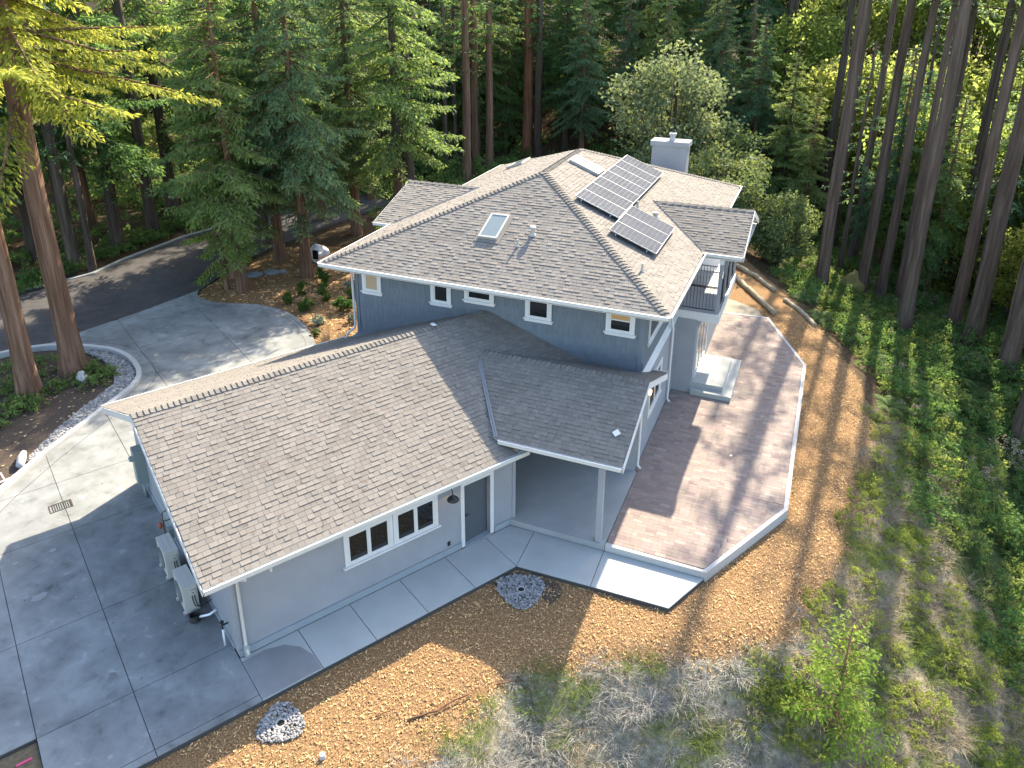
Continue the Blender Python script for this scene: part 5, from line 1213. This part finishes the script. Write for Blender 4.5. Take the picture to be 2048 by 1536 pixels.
# ---- garden shrubs
def shrub_mesh(seed, r, h, n, leaf, mat, nm='foliage'):
    V, F, _ = broad(seed, (0, 0, h * .55), (r, r, h * .5), 14, n, leaf, 0.)
    return quads(nm, V, F, mat)
sh = {'round': shrub_mesh(51, .36, .6, 900, .09, l_shrub), 'upright': shrub_mesh(52, .33, .8, 900, .09, l_shrub), 'grey': shrub_mesh(53, .36, .5, 800, .08, l_grey), 'white': shrub_mesh(54, .32, .42, 700, .09, LEAF("pale_leaves", (.25, .33, .18), (.55, .60, .48), (.3, .4, .15), .3))}
gs = 'young shrubs planted in the mulch garden'
for k, x, y, s, lb in [('upright', -19.45, 10.2, 1.15, 'dark upright shrub farthest back, below the boulder'), ('upright', -19.57, 8.57, .9, 'small dark shrub with drip line beside it'), ('round', -19.53, 7.33, 1.0, 'round shrub nearest the driveway curve top'), ('upright', -18.0, 8.33, 1.15, 'tall bushy shrub at middle of the garden'), ('round', -18.1, 6.88, 1.05, 'bright round shrub second from the driveway curve'), ('round', -16.43, 7.58, 1.25, 'largest bright green shrub near the house wall'), ('white', -16.6, 5.8, 1.0, 'whitish variegated shrub beside the driveway curve'), ('grey', -17.67, 10.14, 1.0, 'silvery grey shrub below the roof corner'), ('round', -16.9, 9.3, .95, 'dark low shrub beside the white downspout'), ('grey', -15.25, 6.6, .8, 'small grey shrub close to the house corner'), ('round', -15.9, 4.6, .6, 'small dark shrub at the tip of the driveway curve')]:
    o = bpy.data.objects.new("garden_shrub", sh[k]); fin(o, None); o.location = (x, y, -.12); o.scale = (s, s, s); o.rotation_euler = (0, 0, rr.random() * 6); tag(o, lb, 'shrub', gs)
def blades(n, h, spread, r, seg=2, w=.012, lean=.6):
    V, F = [], []; k = 0
    for i in range(n):
        a_ = r.random() * 6.283; rad = spread * math.sqrt(r.random()); b = np.array([rad * math.cos(a_), rad * math.sin(a_), -.03]); hh = h * (.5 + .7 * r.random()); le = lean * (.3 + r.random()); d = np.array([math.cos(a_ + r.normal() * .8), math.sin(a_ + r.normal() * .8), 0]); s_ = np.array([-d[1], d[0], 0]) * w * .5
        P = [b + d * hh * le * (t ** 1.8) + Z3 * hh * (t - .35 * le * t * t) for t in np.linspace(0, 1, seg + 1)]
        for j in range(seg):
            f0, f1 = 1 - j / seg, 1 - (j + 1) / seg; V += [P[j] - s_ * f0, P[j] + s_ * f0, P[j + 1] + s_ * max(f1, .15), P[j + 1] - s_ * max(f1, .15)]; F.append((k, k + 1, k + 2, k + 3)); k += 4
    return np.array(V), np.array(F)
V, F = blades(160, .55, .16, rr); gme = quads("ornamental_grass", V, F, LEAF("pink_grass", (.20, .16, .08), (.36, .30, .20), (.36, .26, .2), .4))
for x, y, s, lb in [(-15.3, 4.5, 1.2, 'feathery pinkish grass clump at the driveway curve tip'), (-14.6, 4.7, 1.1, 'feathery grass clump next to the house corner'), (-14.9, 3.9, 1.0, 'feathery grass clump nearest the garage eave')]:
    o = bpy.data.objects.new("ornamental_grass", gme); fin(o, None); o.location = (x, y, -.12); o.scale = (s, s, s); o.rotation_euler = (0, 0, x * 7); tag(o, lb, 'grass', 'feathery grasses at the house corner')
# ---- ferns
def fern(r, nf=11, L=.95):
    V, F = [], []; k = 0
    for i in range(nf):
        a_ = i * 2 * math.pi / nf + r.normal() * .2; d = np.array([math.cos(a_), math.sin(a_), 0]); s_ = np.array([-d[1], d[0], 0]); Lf = L * (.75 + .4 * r.random())
        P = lambda t: d * Lf * (t * .85) + Z3 * Lf * (.75 * t - .7 * t * t)
        for j in range(13):
            t = .1 + .88 * j / 13; wl = .17 * L * math.sin(math.pi * min(1, t * .93 + .12)) ** .7
            for sg in (-1, 1):
                b = P(t); tip_ = P(min(1, t + .09)) + s_ * sg * wl - Z3 * .05; m1 = P(t + .07)
                V += [b, m1, tip_ + (m1 - b) * .2, tip_]; F.append((k, k + 1, k + 2, k + 3)); k += 4
    return np.array(V), np.array(F)
fm = [quads("fronds", *fern(rr), l_fern) for _ in range(3)]
gf = 'sword ferns in the green gully'
fs = [(5.7, 20.8), (6.5, 21.9), (7.8, 21), (4.4, 18.9), (7.85, 16.9), (9.6, 15.8), (10.3, 19.6), (11.2, 16.4), (8.1, 9.2), (12.3, 15.2), (10.3, 11.7), (6.7, 17.2), (5.3, 16.6), (12.6, 13), (9.6, 8), (7.2, 18.8), (8.7, 18.2), (6.4, 19.3), (9.9, 13.4), (11.1, 13.5), (8.9, 12.9), (7.6, 14.2)]
for i, (x, y) in enumerate(fs):
    o = bpy.data.objects.new("sword_fern", fm[i % 3]); fin(o, None); o.location = (x, y, float(H(x, y)) + .05); s = 1.0 + .5 * rr.random(); o.scale = (s, s, s * .9); o.rotation_euler = (0, 0, i * 1.3); tag(o, 'green sword fern spreading in the gully below the mulch edge', 'fern', gf)

# ---- stuff: tiled leaf clumps and blades
def tile(name, templates, pts, mat, label, cat, zoff=0.):
    """templates: list of (V,F); pts: (x,y,scale,rot,idx)"""
    Vs, Fs = [], []; n = 0
    for x, y, s, a_, i in pts:
        V, F = templates[i]; v = rotz(V * s, a_); v[:, 0] += x; v[:, 1] += y; v[:, 2] += float(H(x, y)) + zoff
        Vs.append(v); Fs.append(F + n); n += len(v)
    return tag(fin(bpy.data.objects.new(name, quads(name, np.concatenate(Vs), np.concatenate(Fs), mat)), None), label, cat, kind='stuff')
ut = [broad(61 + i, (0, 0, .4), (.8, .8, .36), 14, 330, .10)[:2] for i in range(4)]
pts = []
while len(pts) < 1150:
    x = rr.uniform(3, 17); y = rr.uniform(-4, 34); d = float(pdist(x, y, PLAT))
    if d < 1.4 or rr.random() > sstep(1, 6, y + 1.2 * (x - 8)) or x > 16.5: continue
    if math.sin(x * 1.3 + y * .7) * math.sin(y * .9 - x * .5) > .45 and rr.random() < .8: continue
    pts.append((x, y, .4 + 1.0 * rr.random() ** 1.5, rr.random() * 6, rr.integers(0, 4)))
pd_ = [q for i, q in enumerate(pts) if i % 9 == 4]; pts = [q for i, q in enumerate(pts) if i % 9 != 4]
tile("dead_bracken", ut, [(a, b, c * .7, d, e) for a, b, c, d, e in pd_], l_dry, 'brown dead bracken patches among the green undergrowth', 'bracken')
bt = [broad(81 + i, (0, 0, .35), (.6, .6, .33), 14, 260, .08)[:2] for i in range(3)]
tile("brambles", bt, [(a, b, c * 1.1, d, e % 3) for i, (a, b, c, d, e) in enumerate(pts) if i % 5 in (1, 3)], l_bram, 'paler small-leaved brambles mixed into the gully greenery', 'brambles')
pts = [q for i, q in enumerate(pts) if i % 5 not in (1, 3)]
tile("undergrowth", ut, pts, l_under, 'tangled green undergrowth filling the gully on the right', 'undergrowth')
pts = []
while len(pts) < 1100:
    x = rr.uniform(-60, 24); y = rr.uniform(17, 75)
    if (x > -26 and x < 3 and y < 19) or (-31.5 < x < -24.5 and y < 22) or (x > 0 and y < 36): continue
    pts.append((x, y, .9 + 1.5 * rr.random(), rr.random() * 6, rr.integers(0, 4)))
for _ in range(70):
    y = rr.uniform(2.5, 17); pts.append((-33.4 - 1.5 * rr.random(), y, .5 + .8 * rr.random(), rr.random() * 6, rr.integers(0, 4)))
for _ in range(160):
    x = rr.uniform(-52, -35); y = rr.uniform(-2, 24); pts.append((x, y, .7 + 1.1 * rr.random(), rr.random() * 6, rr.integers(0, 4)))
tile("forest_undergrowth", ut, pts, l_under, 'low green bushes covering the forest floor behind the house', 'undergrowth')
it = [broad(71 + i, (0, 0, .22), (.45, .45, .22), 8, 120, .11)[:2] for i in range(3)]
pts = []
for _ in range(130):
    x = rr.uniform(-27, -21.2); y = rr.uniform(-9, -1.8)
    if pdist(x, y, np.array(isl)) > -.4 or (x > -21.9 and y < -4.2): continue
    pts.append((x, y, .5 + .7 * rr.random(), rr.random() * 6, rr.integers(0, 3)))
tile("island_groundcover", it, pts, l_under, 'low weeds and seedlings round the island redwoods', 'weeds')
# dry bank
dt = [blades(76, .2, .2, rr, 2, .011, 1.3) for _ in range(4)]; pl_, gp, gg_ = [], [], []
while len(pl_) + len(gp) + len(gg_) < 3700:
    x = rr.uniform(-2.5, 13); y = rr.uniform(-14, 8); d = float(pdist(x, y, PLAT))
    if d < -.35 or rr.random() > sstep(-.35, .5, d): continue
    if d > 2.6 and rr.random() < sstep(1, 5, y + 1.2 * (x - 8)): continue
    if y > 2 and d > 3: continue
    q = (x, y, .6 + .8 * rr.random(), rr.random() * 6, rr.integers(0, 4)); cl = math.sin(x * 1.9 + 1) * math.sin(y * 1.6) + .35 * rr.normal()
    (pl_ if cl > -.05 and x < 5.5 else gg_ if cl < -.28 else gp).append(q)
wd = [(a + .1, b, c * .34, d, e) for a, b, c, d, e in gg_[::3] if a > 4.5] + [(a, b, c * .45, d, e) for a, b, c, d, e in gp[::7] if a > 5.5]
tile("bank_weeds", ut, wd, LEAF("weed_leaves", (.08, .14, .03), (.20, .29, .06), (.32, .44, .08), .45), 'bright green weeds sprouting on the dry bank', 'weeds')
tile("dry_grass", dt, gp, l_dry, 'dry tan grass on the bank below the mulch', 'grass', .02)
tile("pale_grass", dt, pl_, l_pale, 'fluffy pale dead grass in front of the mulch', 'grass', .02)
tile("green_grass", dt, gg_, l_grass, 'green grass tufts among the dry bank', 'grass', .02)
# mulch chips
n = 120000; x = rr.uniform(-6.5, 7.4, n); y = rr.uniform(-14, 16, n); d = pdist(x, y, PLAT)
G1 = np.array(path); G2 = np.array(PAT); G3 = np.array(drive)
keep = (d < .5 * rr.random(n) + .1) & (pdist(x, y, G1) > .02) & (pdist(x, y, G2) > .02) & (pdist(x, y, G3) > .02) & ~((x < .2) & (y > -4.4)) & ((x > 2.6) | (y < -4.3)) & (np.hypot(x + 1.43, y + 6.69) > .6) & (np.hypot(x + 4.81, y + 12.56) > .5)
x, y = x[keep], y[keep]; n = len(x); z = H(x, y) + .012 + .02 * rr.random(n); a_ = rr.random(n) * 6.283; L_ = .012 + .034 * rr.random(n) ** 2; w_ = .004 + .008 * rr.random(n); tl = rr.normal(size=n) * .25
D = np.stack([np.cos(a_) * np.cos(tl), np.sin(a_) * np.cos(tl), np.sin(tl)], 1); S = np.stack([-np.sin(a_), np.cos(a_), rr.normal(size=n) * .4], 1); C_ = np.stack([x, y, z], 1)
V = np.stack([C_ - D * L_[:, None] - S * w_[:, None], C_ + D * L_[:, None] - S * w_[:, None], C_ + D * L_[:, None] + S * w_[:, None], C_ - D * L_[:, None] + S * w_[:, None]], 1).reshape(-1, 3)
tag(fin(bpy.data.objects.new("mulch_chips", quads("mulch_chips", V, np.arange(4 * n).reshape(n, 4), m_chip)), None), 'loose wood chip mulch spread beside the path and patio', 'mulch', kind='stuff')
n = 5000; x = rr.uniform(-25.5, -11, n); y = rr.uniform(2, 16, n); keep = (pdist(x, y, GARDEN) < .3) & (pdist(x, y, G3) > .03); x, y = x[keep], y[keep]; n = len(x); a_ = rr.random(n) * 6.283; L_ = .05 + .06 * rr.random(n); w_ = .015 + .015 * rr.random(n); D = np.stack([np.cos(a_), np.sin(a_), 0 * a_ + .1], 1); S = np.stack([-np.sin(a_), np.cos(a_), rr.normal(size=n) * .4], 1); C_ = np.stack([x, y, H(x, y) + .02], 1)
V = np.stack([C_ - D * L_[:, None] - S * w_[:, None], C_ + D * L_[:, None] - S * w_[:, None], C_ + D * L_[:, None] + S * w_[:, None], C_ - D * L_[:, None] + S * w_[:, None]], 1).reshape(-1, 3)
tag(fin(bpy.data.objects.new("garden_mulch_chips", quads("garden_mulch_chips", V, np.arange(4 * n).reshape(n, 4), m_chip)), None), 'loose wood chips in the shrub garden by the driveway curve', 'mulch', kind='stuff')
# fallen leaves on the island soil
n = 900; x = rr.uniform(-27, -17, n); y = rr.uniform(-14, -1, n); keep = (pdist(x, y, np.array(isl)) < -.3); x, y = x[keep], y[keep]; n = len(x); a_ = rr.random(n) * 6.283; D = np.stack([np.cos(a_), np.sin(a_), 0 * a_ + .15], 1); S = np.stack([-np.sin(a_), np.cos(a_), 0 * a_], 1); C_ = np.stack([x, y, 0 * x - .075], 1); L_ = (.03 + .05 * rr.random(n))[:, None]
V = np.stack([C_ - D * L_, C_ + S * L_ * .6, C_ + D * L_, C_ - S * L_ * .6], 1).reshape(-1, 3)
tag(fin(bpy.data.objects.new("fallen_leaves", quads("fallen_leaves", V, np.arange(4 * n).reshape(n, 4), MAT("dead_leaf", [(.30, .22, .10), (.42, .33, .2)], isl=.5))), None), 'scattered tan fallen leaves on the island soil', 'leaves', kind='stuff')

n = 420; x = rr.uniform(-25, -8, n); y = rr.uniform(-13, 6, n); keep = (pdist(x, y, G3) < -.1) & ((pdist(x, y, G3) > -.9) | (rr.random(n) < .3)); x, y = x[keep], y[keep]; n = len(x); a_ = rr.random(n) * 6.283; D = np.stack([np.cos(a_), np.sin(a_), 0 * a_ + .1], 1); S = np.stack([-np.sin(a_), np.cos(a_), 0 * a_], 1); C_ = np.stack([x, y, 0 * x + .012], 1); L_ = (.015 + .03 * rr.random(n))[:, None]
V = np.stack([C_ - D * L_, C_ + S * L_ * .4, C_ + D * L_, C_ - S * L_ * .4], 1).reshape(-1, 3)
tag(fin(bpy.data.objects.new("driveway_litter", quads("driveway_litter", V, np.arange(4 * n).reshape(n, 4), m_twig)), None), 'brown needles and leaf litter scattered on the driveway', 'litter', kind='stuff')
